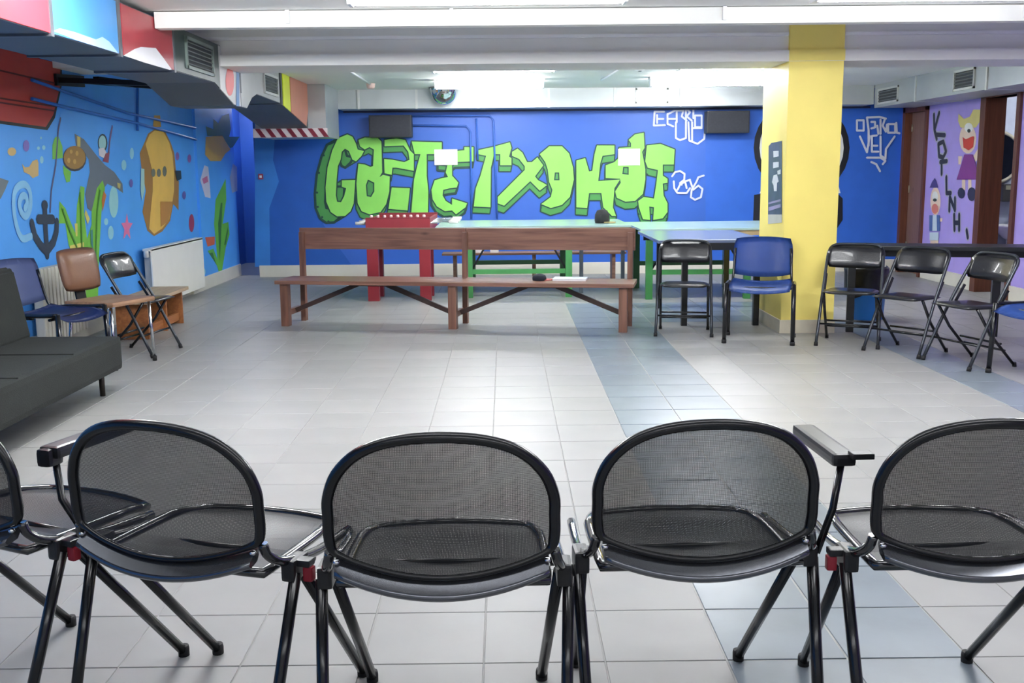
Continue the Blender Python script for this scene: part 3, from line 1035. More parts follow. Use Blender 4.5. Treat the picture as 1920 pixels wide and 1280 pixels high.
bm = nb()
bb(bm, -2.0, 4.5, 12.9, YB, 2.075, ZC2)
bpart('duct_body', bm, mat('pale_duct_sheet', (188, 194, 196), 0.38, 0.2, var=0.05, scale=2.5))
for x in (-1.75, -1.05, -0.3, 0.55, 1.35, 2.15, 3.2):
    bm = nb()
    bb(bm, x - 0.014, x + 0.014, 12.885, 12.9, 2.07, ZC2)
    bpart('joint_flange', bm, GRILLE)
bm = nb()
bb(bm, -2.0, 4.6, 13.30, 13.346, 2.052, 2.076)
bpart('lower_trim', bm, mat('trim_dark_blue', (44, 56, 92), 0.5))
f = nb()
for (a0, a1, b0, b1) in ((1.60, 2.0, 2.11, 2.13), (1.60, 2.0, 2.27, 2.29), (1.60, 1.62, 2.11, 2.29), (1.98, 2.0, 2.11, 2.29)):
    bb(f, a0, a1, 12.888, 12.9, b0, b1)
for k in range(5):
    bb(f, 1.62, 1.98, 12.892, 12.899, 2.14 + k * 0.028, 2.15 + k * 0.028)
bpart('grille', f, GRILLE)

# duct on the right
rd = thing('ventilation_duct', 'grey duct with two square grilles above the right doorways', 'duct', (4.5, 9.0, 2.03))
ro = Vector((4.5, 9.0, 2.03))


def rpart(name, bm, m):
    bmesh.ops.transform(bm, matrix=Matrix.Translation(-ro), verts=bm.verts[:])
    return obj(name, bm, m, rd)


bm = nb()
bb(bm, 4.5, XR - 0.005, 9.01, 12.88, 2.03, 2.3)
rpart('duct_body', bm, GALV)
bm = nb()
bb(bm, 4.5, XR - 0.005, 2.0, 6.8, 2.03, 2.3)
rpart('duct_body', bm, GALV)
for y in (9.9, 11.6):
    bm = nb()
    bb(bm, 4.488, XR - 0.005, y - 0.015, y + 0.015, 2.022, 2.31)
    rpart('joint_flange', bm, GRILLE)
wall_grille(None, 12.1, 12.75, 2.06, 2.24, 4.5, -1, rd, ro, 4)
wall_grille(None, 10.15, 10.62, 2.06, 2.26, 4.5, -1, rd, ro, 5)

# fluorescent lamps
GLOW = emit('fluorescent_diffuser', LAMP_COLOR, LAMP_STRENGTH)
GLOWB = emit('fluorescent_diffuser_bright', LAMP_COLOR, BACK_STRENGTH)


def lamp(x, y, length, zc, label, drop=0.0, group=None, glow=None):
    t = thing('fluorescent_lamp', label, 'ceiling lamp', (x, y, zc - drop), 0, group)
    b_ = nb()
    box(b_, (0, 0, -0.011), (length + 0.06, 0.17, 0.022), None, 0.004)
    obj('housing', b_, WHITEG, t)
    b_ = nb()
    box(b_, (0, 0, -0.06), (length, 0.13, 0.07), None, 0.03)
    obj('diffuser', b_, glow or (GLOWB if y > 8 else GLOW), t)
    for s_ in (-1, 1):
        b_ = nb()
        box(b_, (s_ * (length / 2 + 0.012), 0, -0.059), (0.022, 0.14, 0.082), None, 0.006)
        obj('end_cap', b_, WHITEG, t)
    if drop > 0.005:
        for s_ in (-1, 1):
            b_ = nb()
            tube(b_, [(s_ * length * 0.35, 0, 0), (s_ * length * 0.35, 0, drop)], 0.006, 6)
            obj('hanger_rod', b_, WHITEG, t)
    return t


lamp(-0.08, 9.65, 1.08, ZC2, 'bright fluorescent lamp just behind the beam, left of the pair in that row')
lamp(-0.15, 11.6, 1.14, ZC2, 'bright fluorescent lamp nearest the back wall above the green lettering, left')
lamp(2.12, 9.6, 1.06, ZC2, 'bright fluorescent lamp just behind the beam, beside the yellow pillar')
lamp(2.2, 11.5, 1.2, ZC2, 'bright fluorescent lamp nearest the back wall, left of the yellow pillar')
lamp(-0.08, 6.0, 1.5, ZC, 'fluorescent lamp at the top edge of the picture in front of the downstand, left')
lamp(2.5, 6.0, 1.5, ZC, 'fluorescent lamp at the top edge of the picture in front of the downstand, right')
for y, w_, gs in ((5.0, 'between the viewer and the downstand', (34, 3.5, 22)), (2.12, 'right above the front row of mesh chairs', (3, 4, 5)), (-0.4, 'behind the viewer', (2, 4, 4))):  # rows out of view; left lamps added, strengths set per lamp as fill
    for x, s_, g_ in ((-1.5, 'left', gs[0]), (0.0, 'middle', gs[1]), (2.3 if y > 3 else 1.6, 'right', gs[2])):
        lamp(x, y, 1.2 if x < -1 else 1.5, ZC, 'fluorescent lamp on the ceiling %s, %s of three' % (w_, s_), glow=emit('fluorescent_diffuser_%g' % g_, LAMP_COLOR, float(g_)))

lamp(5.95, 11.2, 0.6, ZC2, 'short lamp on the washroom ceiling, hidden behind the right doorway')  # added out of sight to brighten the washroom
lamp(-3.5, 14.6, 0.4, ZC2, 'short lamp on the ceiling of the corridor at the far left')  # unseen, added to light the blue corridor walls

# mirror dome
dm = thing('mirror_dome', 'half round convex mirror dome under the ceiling at the back wall duct', 'mirror', (-0.70, 12.62, ZC2))
bm = nb()
prof = [(0.172, -0.001), (0.172, -0.01)] + [(0.168 * math.cos(a), -0.01 - 0.19 * math.sin(a)) for a in [k * PI / 2 / 9 for k in range(9)]] + [(0.003, -0.2)]
lathe(bm, prof[::-1], n=32)
obj('dome', bm, mat('dome_mirror', (205, 212, 215), 0.06, 1.0, var=0.02), dm)
bm = nb()
tube(bm, [(0.176 * math.cos(2 * PI * k / 32), 0.176 * math.sin(2 * PI * k / 32), -0.008) for k in range(32)], 0.007, 6, True)
obj('rim', bm, GRILLED, dm)

# conduits with detectors on the ceiling behind the beam
for (a, b_, lab, c_) in (((648, 128), (695, 158), 'thin ceiling conduit ending in a pale pink detector', (236, 205, 195)), ((1168, 126), (1128, 150), 'thin white ceiling conduit between the two lamp rows', None)):
    pa, pb = at_z(a[0], a[1], ZC2 - 0.012), at_z(b_[0], b_[1], ZC2 - 0.012)
    pb.y = min(pb.y, 12.6)
    t = thing('conduit', lab, 'conduit', pa)
    bm = nb()
    tube(bm, [(0, 0, 0), pb - pa], 0.011, 6)
    obj('pipe', bm, WHITEG, t)
    bm = nb()
    box(bm, (0, 0, 0.004), (0.05, 0.02, 0.014))
    obj('clip', bm, WHITEG, t)
    if c_:
        bm = nb()
        lathe(bm, [(0.03, -0.05), (0.045, -0.035), (0.05, 0.0), (0.05, 0.01)], tuple(pb - pa), 16)
        obj('detector', bm, mat('detector_pink', c_, 0.4), t)
dt = thing('smoke_detector', 'small round white detector on the ceiling near the pillar', 'detector', tuple(at_z(1200, 124, ZC2)))
bm = nb()
lathe(bm, [(0.03, -0.045), (0.055, -0.03), (0.06, -0.008), (0.06, 0.0)], n=20)
obj('body', bm, WHITEG, dt)
bm = nb()
lathe(bm, [(0.012, -0.052), (0.02, -0.045), (0.02, -0.04)], n=12)
obj('sensor', bm, GRILLED, dt)

# loudspeakers on the back wall
SPK = mat('speaker_black', (44, 46, 52), 0.55, var=0.06, scale=10)
SPKG = mat('speaker_grille_cloth', (54, 56, 64), 0.8, var=0.1, scale=40, bump=0.5, bscale=300)
for (p0, p1, lab) in (((691, 216), (772, 257), 'black loudspeaker on the blue wall above the left end of the graffiti'), ((1326, 208), (1405, 249), 'black loudspeaker on the blue wall just left of the yellow pillar')):
    a, b_ = at_y(*p0, 13.1), at_y(*p1, 13.1)
    w, h_ = b_.x - a.x, a.z - b_.z
    t = thing('loudspeaker', lab, 'loudspeaker', ((a.x + b_.x) / 2, 13.1, b_.z))
    bm = nb()
    box(bm, (0, 0.09, h_ / 2), (w, 0.2, h_), None, 0.01)
    obj('cabinet', bm, SPK, t)
    bm = nb()
    box(bm, (0, -0.014, h_ / 2), (w - 0.03, 0.012, h_ - 0.03), None, 0.004)
    obj('grille', bm, SPKG, t)
    bm = nb()
    for s_ in (-1, 1):
        box(bm, (s_ * w * 0.3, 0.215, h_ / 2), (0.04, 0.07, 0.1))
    obj('wall_bracket', bm, DARKM, t)

# sheets of paper taped over the lettering
PAPER = mat('white_paper', (240, 238, 240), 0.6, var=0.01)
for (p0, p1, lab) in (((814, 280), (858, 309), 'white sheet of paper taped over the graffiti, left one'), ((1159, 279), (1200, 310), 'white sheet of paper taped over the graffiti, right one')):
    a, b_ = at_y(*p0, YB - 0.03), at_y(*p1, YB - 0.03)
    bm = nb()
    nx = 6
    for k in range(nx):
        x0, x1 = a.x + (b_.x - a.x) * k / nx, a.x + (b_.x - a.x) * (k + 1) / nx
        e0, e1 = 0.004 * math.sin(k * 1.1), 0.004 * math.sin((k + 1) * 1.1)
        vs = [bm.verts.new((x - a.x, e, z)) for x, e, z in ((x0, e0, b_.z - a.z), (x1, e1, b_.z - a.z), (x1, e1, 0), (x0, e0, 0))]
        bm.faces.new(vs)
    bmesh.ops.remove_doubles(bm, verts=bm.verts[:], dist=1e-5)
    bmesh.ops.solidify(bm, geom=bm.faces[:], thickness=0.001)
    tag(obj('paper_sheet', bm, PAPER, None, (a.x, YB - 0.03, a.z)), lab, 'paper')

# painted-over conduits on the back wall
cw = thing('wall_conduit', 'blue painted conduits dropping down the back wall through the lettering', 'conduit', tuple(at_y(905, 230, YB - 0.04)))
c0 = cw.location.copy()
CON = mat('conduit_blue', (66, 112, 204), 0.4)
for pts in ([(772, 217), (918, 217), (925, 225), (932, 410)], [(772, 235), (874, 236), (882, 246), (884, 410)], [(893, 222), (896, 300)]):
    bm = nb()
    tube(bm, [at_y(u, v, YB - 0.04) - c0 for u, v in pts], 0.012, 8)
    obj('pipe', bm, CON, cw)

# cables along the left wall under the duct
for k, pts in enumerate(([(60, 185), (120, 200), (262, 232), (368, 262)], [(60, 150), (122, 172), (240, 212), (366, 240)], [(258, 165), (258, 245)])):
    bm = nb()
    P = [at_x(u, v, XL + 0.022) for u, v in pts]
    o_ = P[0].copy()
    tube(bm, [p - o_ for p in P], 0.013, 8)
    tag(obj('wall_cable', bm, mat('cable_blue', (46, 112, 200), 0.45), None, o_), ('upper blue painted pipe sloping along the left wall', 'lower blue painted pipe along the left wall', 'short upright blue pipe on the left wall above the submarine')[k] if k < 3 else None, 'pipe')
# dark bracket arm between duct and wall
br = thing('duct_bracket', 'dark steel bracket between the left duct and the mural wall', 'bracket', (-3.49, 8.4, 2.06))
bm = nb()
bar(bm, (0, 0, 0), (0.74, 0, -0.03), 0.04, 0.04)
obj('arm', bm, DARKM, br)
bm = nb()
bar(bm, (0, 0.45, 0.03), (0.74, 0.45, -0.03), 0.04, 0.04)
obj('arm', bm, DARKM, br)
bm = nb()
bar(bm, (0.3, 0, 0.0), (0.42, 0.45, 0.0), 0.05, 0.05)
bar(bm, (0.0, -0.05, 0.0), (0.0, 0.5, 0.03), 0.03, 0.09)
obj('brace', bm, DARKM, br)

# wall-mounted small red button on the strip at the left of the back wall
p = at_y(489, 331, YB - 0.012)
al = thing('alarm_button', 'tiny red alarm button on the pale blue strip of the back wall', 'button', tuple(p))
bm = nb()
box(bm, (0, 0, 0), (0.06, 0.02, 0.07), None, 0.004)
obj('case', bm, mat('alarm_red', (150, 44, 74), 0.4), al)
bm = nb()
box(bm, (0, -0.012, 0), (0.03, 0.006, 0.03), None, 0.002)
obj('push_plate', bm, PAPER, al)

# poster on the side of the pillar
PX = 2.235 - 0.003
po = at_x(1455, 340, PX)
onp2 = lambda off: (lambda u, v: at_x(u, v, PX - off) - po)
pt = thing('poster', 'tall dark blue poster with white print on the shaded side of the yellow pillar', 'poster', tuple(po))
q = [(1441, 274), (1446, 268), (1466, 264), (1466, 402), (1440, 402)]
flat('poster_sheet', [q], onp2(0.0), mat('poster_blue', (62, 68, 112), 0.4, var=0.2, scale=9), pt)
D = lambda L: zm(1420, 250, 7.11, L)
flat('print_white', [D([(212, 235), (285, 232), (285, 305), (215, 320)]), D([(210, 385), (285, 380), (285, 450), (210, 465)]), D([(195, 650), (215, 560), (262, 545), (285, 640), (262, 660), (258, 770), (222, 770), (215, 690)]), D([(265, 500), (310, 480), (310, 540), (270, 550)])], onp2(0.0015), mat('poster_print', (214, 216, 226), 0.5), pt)
flat('print_violet', [D([(148, 920), (310, 875), (310, 905), (148, 945)]), D([(150, 985), (310, 940), (310, 985), (150, 1035)])], onp2(0.0015), mat('poster_violet', (150, 140, 186), 0.5), pt)
flat('poster_foot', [[(1440, 402), (1466, 402), (1466, 417), (1440, 420)]], onp2(0.0), mat('poster_foot_grey', (190, 190, 186), 0.5), pt)

# washroom things behind the right doorway
wy = 12.19
mc = at_y(1866, 295, wy)
mr = thing('round_mirror', 'round mirror with a pale rim in the washroom behind the doorway', 'mirror', (mc.x, wy, mc.z))
bm = nb()
tube(bm, [(0.29 * math.cos(2 * PI * k / 32), -0.012, 0.29 * math.sin(2 * PI * k / 32)) for k in range(32)], 0.02, 8, True)
obj('rim', bm, mat('mirror_rim', (150, 146, 128), 0.4), mr)
bm = nb()
slab(bm, [(0.285 * math.cos(2 * PI * k / 32), 0.285 * math.sin(2 * PI * k / 32)) for k in range(32)], -0.014, -0.002, lambda u, v, h: Vector((u, h, v)))
obj('glass', bm, mat('mirror_glass', (90, 96, 106), 0.05, 1.0), mr)
a = at_y(1886, 361, wy)
tdis = thing('towel_dispenser', 'dark towel dispenser below the round washroom mirror', 'dispenser', (a.x, wy, a.z))
bm = nb()
box(bm, (0, -0.06, 0), (0.18, 0.11, 0.2), None, 0.01)
obj('case', bm, mat('dispenser_dark', (58, 58, 58), 0.3), tdis)
bm = nb()
box(bm, (-0.03, -0.118, 0.06), (0.06, 0.01, 0.05), None, 0.003)
obj('window', bm, mat('dispenser_window', (130, 130, 110), 0.3), tdis)
a = at_y(1888, 425, wy)
sk = thing('washbasin', 'white washbasin in the washroom seen past the brown door frame', 'washbasin', (a.x, wy, a.z))
CER = mat('white_ceramic', (214, 214, 216), 0.2, var=0.02)
bm = nb()
lathe(bm, [(0.08, -0.16), (0.16, -0.11), (0.24, -0.02), (0.27, 0.03), (0.25, 0.035), (0.18, -0.05), (0.05, -0.09)], (0, -0.26, 0), 24)
obj('basin', bm, CER, sk)
bm = nb()
lathe(bm, [(0.1, -0.72), (0.075, -0.4), (0.09, -0.13)], (0, -0.2, 0), 16)
obj('pedestal', bm, CER, sk)
bm = nb()
tube(bm, smooth([(0, -0.04, 0.03), (0, -0.04, 0.14), (0, -0.1, 0.18), (0, -0.17, 0.13)], 4), 0.011)
obj('tap', bm, mat('chrome', (210, 212, 215), 0.12, 1.0), sk)
bm = nb()
box(bm, (0, -0.02, -0.02), (0.36, 0.05, 0.1), None, 0.01)
obj('back_rim', bm, CER, sk)

# ================================================================== FURNITURE
def rot_of(fx, fy):
    return math.atan2(-fx, fy)


BLACKT = mat('black_tube_lacquer', (22, 23, 27), 0.22, 0.2, spec=0.7)
BLACKP = mat('black_plastic', (26, 27, 31), 0.35, spec=0.5)
BLACKG = mat('black_gloss_shell', (30, 31, 36), 0.14, spec=0.9, coat=0.5)
VINYL = mat('black_vinyl', (30, 31, 36), 0.28, var=0.06, scale=10, bump=0.2, bscale=120, coat=0.3)
REDC = mat('red_clip_plastic', (150, 34, 50), 0.4)
CHROME = mat('chrome', (210, 212, 215), 0.12, 1.0)
RUBBER = mat('black_rubber', (24, 24, 26), 0.7)
MESH = net('black_chair_mesh', (22, 24, 28), 0.42, 0.0022)
SEATN = net('black_perforated_seat', (26, 27, 32), 0.35, 0.0036, 0.42)


def uv_set(o, fn):
    me = o.data
    uv = me.uv_layers.new(name='uv')
    for l in me.loops:
        uv.data[l.index].uv = fn(me.vertices[l.vertex_index].co)


# ---------------------------------------------------------------- mesh-backed chairs in the foreground row
def back_loop(n=10):
    """closed outline of the chair back; x across, y bulge, z height"""
    half = [(0.0, 0.499), (0.075, 0.504), (0.15, 0.519), (0.205, 0.537), (0.230, 0.551), (0.2375, 0.580), (0.2375, 0.625), (0.236, 0.668), (0.214, 0.722), (0.165, 0.770), (0.095, 0.797), (0.0, 0.806)]
    full = [(x, z) for x, z in half] + [(-x, z) for x, z in half[-2:0:-1]]
    P = []
    for x, z in full:
        y = -0.035 * (1 - (x / 0.24) ** 2) - 0.07 * (z - 0.5)
        P.append(Vector((x, y, z)))
    return smooth(P, 4, True)


def mesh_chair(label, pos, ang, arm=None, clip=(), group='mesh backed chairs in the front row'):
    t = thing('mesh_chair', label, 'chair', (pos[0], pos[1], 0), ang, group)
    loop = back_loop()
    bm = nb()
    tube(bm, loop, [0.0125 if p.z > 0.565 else 0.007 + 0.0055 * max(0, (p.z - 0.535) / 0.03) for p in loop], 8, True)
    bf = obj('back_frame', bm, BLACKT, t)
    # woven membrane
    bm = nb()
    cz = 0.64
    rings = []
    NR = 7
    for k in range(NR + 1):
        f_ = 1 - k / (NR + 0.001)
        ring = []
        for p in loop:
            x, z = p.x * f_, cz + (p.z - cz) * f_
            y = -0.035 * (1 - (x / 0.24) ** 2) - 0.07 * (z - 0.5)
            ring.append(bm.verts.new((x, y, z)))
        rings.append(ring)
    L = len(loop)
    for k in range(NR):
        for i in range(L):
            f = bm.faces.new((rings[k][i], rings[k][(i + 1) % L], rings[k + 1][(i + 1) % L], rings[k + 1][i]))
            f.smooth = True
    bmesh.ops.remove_doubles(bm, verts=rings[-1], dist=0.004)
    bk = obj('back_mesh', bm, MESH, t)
    uv_set(bk, lambda c: (c.x, c.z))
    # glossy lower rail, a curved band between back and seat
    bm = nb()
    secs = []
    for k in range(21):
        x = -0.225 + 0.45 * k / 20
        q = 1 - (x / 0.24) ** 2
        y0, z0 = -0.035 * q, 0.546 - 0.048 * q
        pr_ = [(y0 + 0.006, z0 - 0.004), (y0 - 0.028, z0 - 0.026), (y0 - 0.034, z0 - 0.034), (y0 - 0.026, z0 - 0.042), (y0 + 0.0, z0 - 0.034), (y0 + 0.012, z0 - 0.014)]
        e = 1.0 if 0 < k < 20 else 0.7
        secs.append([bm.verts.new((x, y, 0.45 + (z - 0.45))) for y, z in pr_])
    for a, b_ in zip(secs, secs[1:]):
        for i in range(6):
            f = bm.faces.new((a[i], a[(i + 1) % 6], b_[(i + 1) % 6], b_[i]))
            f.smooth = i != 0
    bm.faces.new(secs[0])
    bm.faces.new(secs[-1][::-1])
    obj('lower_rail', bm, mat('polished_rail', (112, 114, 120), 0.15, 0.85, var=0.03), t)
    # seat: dished perforated pan with a rolled rim
    bm = nb()
    nx, ny = 14, 12
    G = {}
    for i in range(nx + 1):
        for j in range(ny + 1):
            u, v = -1 + 2 * i / nx, j / ny
            w = 0.222 - 0.02 * v ** 3
            x = u * w * (1 - 0.06 * max(0, (v - 0.75)) * 4 * abs(u) ** 4)
            y = 0.02 + 0.43 * v - 0.03 * u * u * (v > 0.7)
            z = 0.468 - 0.026 * (1 - u * u) * math.sin(PI * min(1, v * 1.1)) - 0.03 * max(0, v - 0.8) * 5 * 0.6
            G[i, j] = bm.verts.new((x, y, z))
    for i in range(nx):
        for j in range(ny):
            f = bm.faces.new((G[i, j], G[i + 1, j], G[i + 1, j + 1], G[i, j + 1]))
            f.smooth = True
    rim = [G[i, 0].co.copy() for i in range(nx + 1)] + [G[nx, j].co.copy() for j in range(1, ny + 1)] + [G[i, ny].co.copy() for i in range(nx - 1, -1, -1)] + [G[0, j].co.copy() for j in range(ny - 1, 0, -1)]
    st_ = obj('seat', bm, SEATN, t)
    uv_set(st_, lambda c: (c.x, c.y))
    bm = nb()
    tube(bm, rim, 0.012, 8, True)
    obj('seat_rim', bm, BLACKG, st_)
    # side rails, joints, legs
    for s_ in (-1, 1):
        bm = nb()
        tube(bm, smooth([(s_ * 0.238, 0.0, 0.545), (s_ * 0.245, 0.01, 0.515), (s_ * 0.256, 0.06, 0.485), (s_ * 0.258, 0.2, 0.458), (s_ * 0.25, 0.38, 0.448)], 4), 0.0115, 8)
        obj('side_rail', bm, BLACKG, t)
        bm = nb()
        box(bm, (s_ * 0.262, 0.09, 0.462), (0.034, 0.07, 0.05), None, 0.008)
        obj('joint_block', bm, BLACKP, t)
        bm = nb()
        tube(bm, [(s_ * 0.272, 0.075, 0.455), (s_ * 0.256, -0.078, 0.012)], 0.0135, 10)
        lg = obj('leg', bm, BLACKT, t)
        bm = nb()
        lathe(bm, [(0.0155, 0.0), (0.016, 0.02), (0.0142, 0.03)], (s_ * 0.256, -0.078, 0.0), 12)
        obj('foot_cap', bm, RUBBER, lg)
        bm = nb()
        tube(bm, [(s_ * 0.254, 0.12, 0.452), (s_ * 0.225, 0.485, 0.012)], 0.0135, 10)
        lg = obj('leg', bm, BLACKT, t)
        bm = nb()
        lathe(bm, [(0.0155, 0.0), (0.016, 0.02), (0.0142, 0.03)], (s_ * 0.225, 0.485, 0.0), 12)
        obj('foot_cap', bm, RUBBER, lg)
        bm = nb()
        lathe(bm, [(0.006, -0.004), (0.008, 0.0), (0.006, 0.004)], (s_ * 0.222, -0.016, 0.528), 10)
        obj('screw', bm, CHROME, t)
    bm = nb()
    tube(bm, [(-0.25, 0.2, 0.44), (0.25, 0.2, 0.44)], 0.011, 8)
    obj('cross_tube', bm, BLACKT, t)
    for s_ in clip:
        bm = nb()
        box(bm, (s_ * 0.300, 0.085, 0.452), (0.022, 0.022, 0.034), None, 0.005)
        obj('linking_clip', bm, REDC, t)['label'] = 'dark red linking clip'
        bm = nb()
        box(bm, (s_ * 0.288, 0.085, 0.478), (0.04, 0.03, 0.016), None, 0.004)
        obj('linking_bracket', bm, BLACKP, t)
    if arm:
        s_ = arm
        ax = 0.345 if arm > 0 else 0.395
        bm = nb()
        tube(bm, [(s_ * 0.285, 0.085, 0.46), (s_ * (ax - 0.02), 0.10, 0.56), (s_ * ax, 0.11, 0.672)], 0.009, 8)
        ap = obj('arm_post', bm, BLACKT, t)
        bm = nb()
        box(bm, (s_ * ax, 0.235, 0.676), (0.055, 0.29, 0.03), None, 0.010)
        pad = obj('armrest', bm, BLACKP, t)
        bm = nb()
        if s_ > 0:
            box(bm, (s_ * (ax + 0.035), 0.085, 0.690), (0.05, 0.035, 0.014), None, 0.003)
        else:
            box(bm, (s_ * (ax + 0.005), 0.10, 0.665), (0.04, 0.05, 0.045), None, 0.012)
        obj('tablet_hinge', bm, BLACKP, pad)
    return t


mesh_chair('black mesh chair cut off by the left picture edge', (-1.335, 2.42), -math.radians(27), None, (1,))
mesh_chair('black mesh chair with a left armrest, second from the left in the front row', (-0.757, 2.228), -math.radians(18), -1, (1,))
mesh_chair('black mesh chair in the middle of the front row, without armrests', (-0.139, 2.10), 0.0, None, ())
mesh_chair('black mesh chair with a right armrest and tablet hinge, over the slate strip', (0.432, 2.185), math.radians(3), 1, ())
mesh_chair('black mesh chair cut off by the right picture edge', (1.035, 2.165), math.radians(1), None, (-1,))


# ---------------------------------------------------------------- black folding chairs
def folding_chair(label, pos, face):
    t = thing('folding_chair', label, 'chair', (pos[0], pos[1], 0), rot_of(*face), 'black folding chairs')
    t.scale = (1, 1, 0.945)
    GT = mat('dark_grey_tube', (62, 66, 72), 0.3, 0.6)
    bm = nb()
    P = [(-0.222, 0.20, 0.012), (-0.212, 0.02, 0.40), (-0.206, -0.12, 0.66), (-0.198, -0.165, 0.735), (-0.17, -0.182, 0.775), (-0.10, -0.186, 0.788),
         (0.10, -0.186, 0.788), (0.17, -0.182, 0.775), (0.198, -0.165, 0.735), (0.206, -0.12, 0.66), (0.212, 0.02, 0.40), (0.222, 0.20, 0.012)]
    tube(bm, smooth(P, 4), 0.0115, 8)
    fr = obj('main_frame', bm, GT, t)
    for s_ in (-1, 1):
        bm = nb()
        tube(bm, [(s_ * 0.188, 0.13, 0.425), (s_ * 0.190, 0.02, 0.25), (s_ * 0.196, -0.195, 0.012)], 0.0105, 8)
        lg = obj('leg', bm, BLACKT, t)
        bm = nb()
        tube(bm, [(s_ * 0.196, -0.194, 0.03), (s_ * 0.196, -0.2, 0.0)], 0.014, 8)
        obj('foot_cap', bm, RUBBER, lg)
        bm = nb()
        tube(bm, [(s_ * 0.222, 0.192, 0.03), (s_ * 0.222, 0.2, 0.0)], 0.015, 8)
        obj('foot_cap', bm, RUBBER, fr)
        bm = nb()
        bar(bm, (s_ * 0.2, -0.03, 0.43), (s_ * 0.2, -0.10, 0.55), 0.008, 0.02)
        obj('hinge_plate', bm, BLACKP, t)
    for (y, z, w) in ((0.125, 0.17, 0.42), (-0.115, 0.12, 0.38), (-0.08, 0.17, 0.38)):
        bm = nb()
        tube(bm, [(-w / 2, y, z), (w / 2, y, z)], 0.008, 8)
        obj('crossbar', bm, BLACKT, t)
    bm = nb()
    cushion(bm, 0.39, 0.37, 0.034, lambda x, y, z: Vector((x, y + 0.035, 0.428 + z + 0.03 * (y) * 0.4)), 10, 8)
    obj('seat', bm, VINYL, t)
    bm = nb()
    cushion(bm, 0.415, 0.185, 0.036, lambda x, y, z: Vector((x, -0.158 - 0.35 * y + z - 0.055 * (1 - (x / 0.21) ** 2) + 0.03, 0.69 + y)), 12, 6)
    obj('backrest', bm, VINYL, t)
    return t


folding_chair('black folding chair facing the viewer, left of the blue chair by the pillar', (1.46, 8.42), (-0.18, -0.98))
folding_chair('black folding chair just right of the yellow pillar, in front of the blue bin', (2.63, 7.83), (-0.42, -0.91))
folding_chair('black folding chair turned left, middle one of the three right of the pillar', (2.92, 7.455), (-0.80, -0.60))
folding_chair('black folding chair turned left, rightmost beside the cut off blue chair', (3.165, 6.965), (-0.95, -0.30))
folding_chair('black folding chair against the left mural, in front of the white radiator', (-2.745, 7.76), (0.985, -0.16))


# ---------------------------------------------------------------- blue shell visitor chairs
BLUEP = mat('blue_shell_plastic', (62, 96, 172), 0.34, var=0.04, spec=0.5)
BLUED = mat('grey_blue_shell_plastic', (108, 122, 168), 0.35, var=0.05)
NAVYS = mat('navy_seat_plastic', (44, 62, 116), 0.35, var=0.05)


def shell_chair(label, pos, face, back_m, seat_m, group=None):
    t = thing('visitor_chair', label, 'chair', (pos[0], pos[1], 0), rot_of(*face), group)
    t.scale = (1, 1, 0.97)
    bm = nb()
    nx, ny = 14, 6
    for off in (0,):
        G = {}
        for i in range(nx + 1):
            for j in range(ny + 1):
                u, v = -1 + 2 * i / nx, -1 + 2 * j / ny
                cu = (1 - 0.10 * abs(v) ** 3) if v > 0 else (1 - 0.06 * abs(v) ** 3)
                x = u * 0.232 * cu
                z = 0.655 + v * 0.145 + (0.012 * (1 - u * u) if v > 0.5 else 0) - (0.028 * (1 - u * u) if v < -0.5 else 0)
                y = -0.235 - 0.055 * (1 - u * u) - 0.06 * (v + 1) / 2
                G[i, j] = bm.verts.new((x, y, z))
        for i in range(nx):
            for j in range(ny):
                f = bm.faces.new((G[i, j], G[i + 1, j], G[i + 1, j + 1], G[i, j + 1]))
                f.smooth = True
    bmesh.ops.solidify(bm, geom=bm.faces[:], thickness=0.014)
    obj('backrest', bm, back_m, t)
    bm = nb()
    G = {}
    for i in range(nx + 1):
        for j in range(9):
            u, v = -1 + 2 * i / nx, j / 8
            x = u * (0.235 - 0.012 * (v - 0.5) ** 2 * 4)
            y = -0.2 + 0.43 * v
            z = 0.462 - 0.022 * (1 - u * u) - 0.045 * max(0, v - 0.72) ** 1.5 * 6 + 0.02 * max(0, 0.2 - v) * 5
            G[i, j] = bm.verts.new((x, y, z))
    for i in range(nx):
        for j in range(8):
            f = bm.faces.new((G[i, j], G[i + 1, j], G[i + 1, j + 1], G[i, j + 1]))
            f.smooth = True
    bmesh.ops.solidify(bm, geom=bm.faces[:], thickness=0.016)
    obj('seat', bm, seat_m, t)
    for s_ in (-1, 1):
        bm = nb()
        tube(bm, [(s_ * 0.25, 0.185, 0.475), (s_ * 0.255, 0.205, 0.01)], 0.016, 8)
        lg = obj('leg', bm, BLACKT, t)
        bm = nb()
        tube(bm, [(s_ * 0.255, 0.205, 0.03), (s_ * 0.255, 0.206, 0.0)], 0.019, 8)
        obj('foot_cap', bm, RUBBER, lg)
        bm = nb()
        tube(bm, smooth([(s_ * 0.25, 0.185, 0.468), (s_ * 0.25, 0.05, 0.462), (s_ * 0.25, -0.14, 0.455), (s_ * 0.252, -0.175, 0.40), (s_ * 0.255, -0.20, 0.01)], 4), 0.014, 8)
        lg = obj('leg', bm, BLACKT, t)
        bm = nb()
        tube(bm, [(s_ * 0.255, -0.199, 0.03), (s_ * 0.255, -0.2, 0.0)], 0.018, 8)
        obj('foot_cap', bm, RUBBER, lg)
        bm = nb()
        tube(bm, smooth([(s_ * 0.236, 0.0, 0.442), (s_ * 0.232, -0.17, 0.445), (s_ * 0.226, -0.232, 0.50), (s_ * 0.216, -0.282, 0.72)], 4), 0.010, 8)
        obj('back_support', bm, BLACKT, t)
    bm = nb()
    tube(bm, [(-0.245, 0.12, 0.436), (0.245, 0.12, 0.436)], 0.010, 8)
    obj('cross_tube', bm, BLACKT, t)
    return t


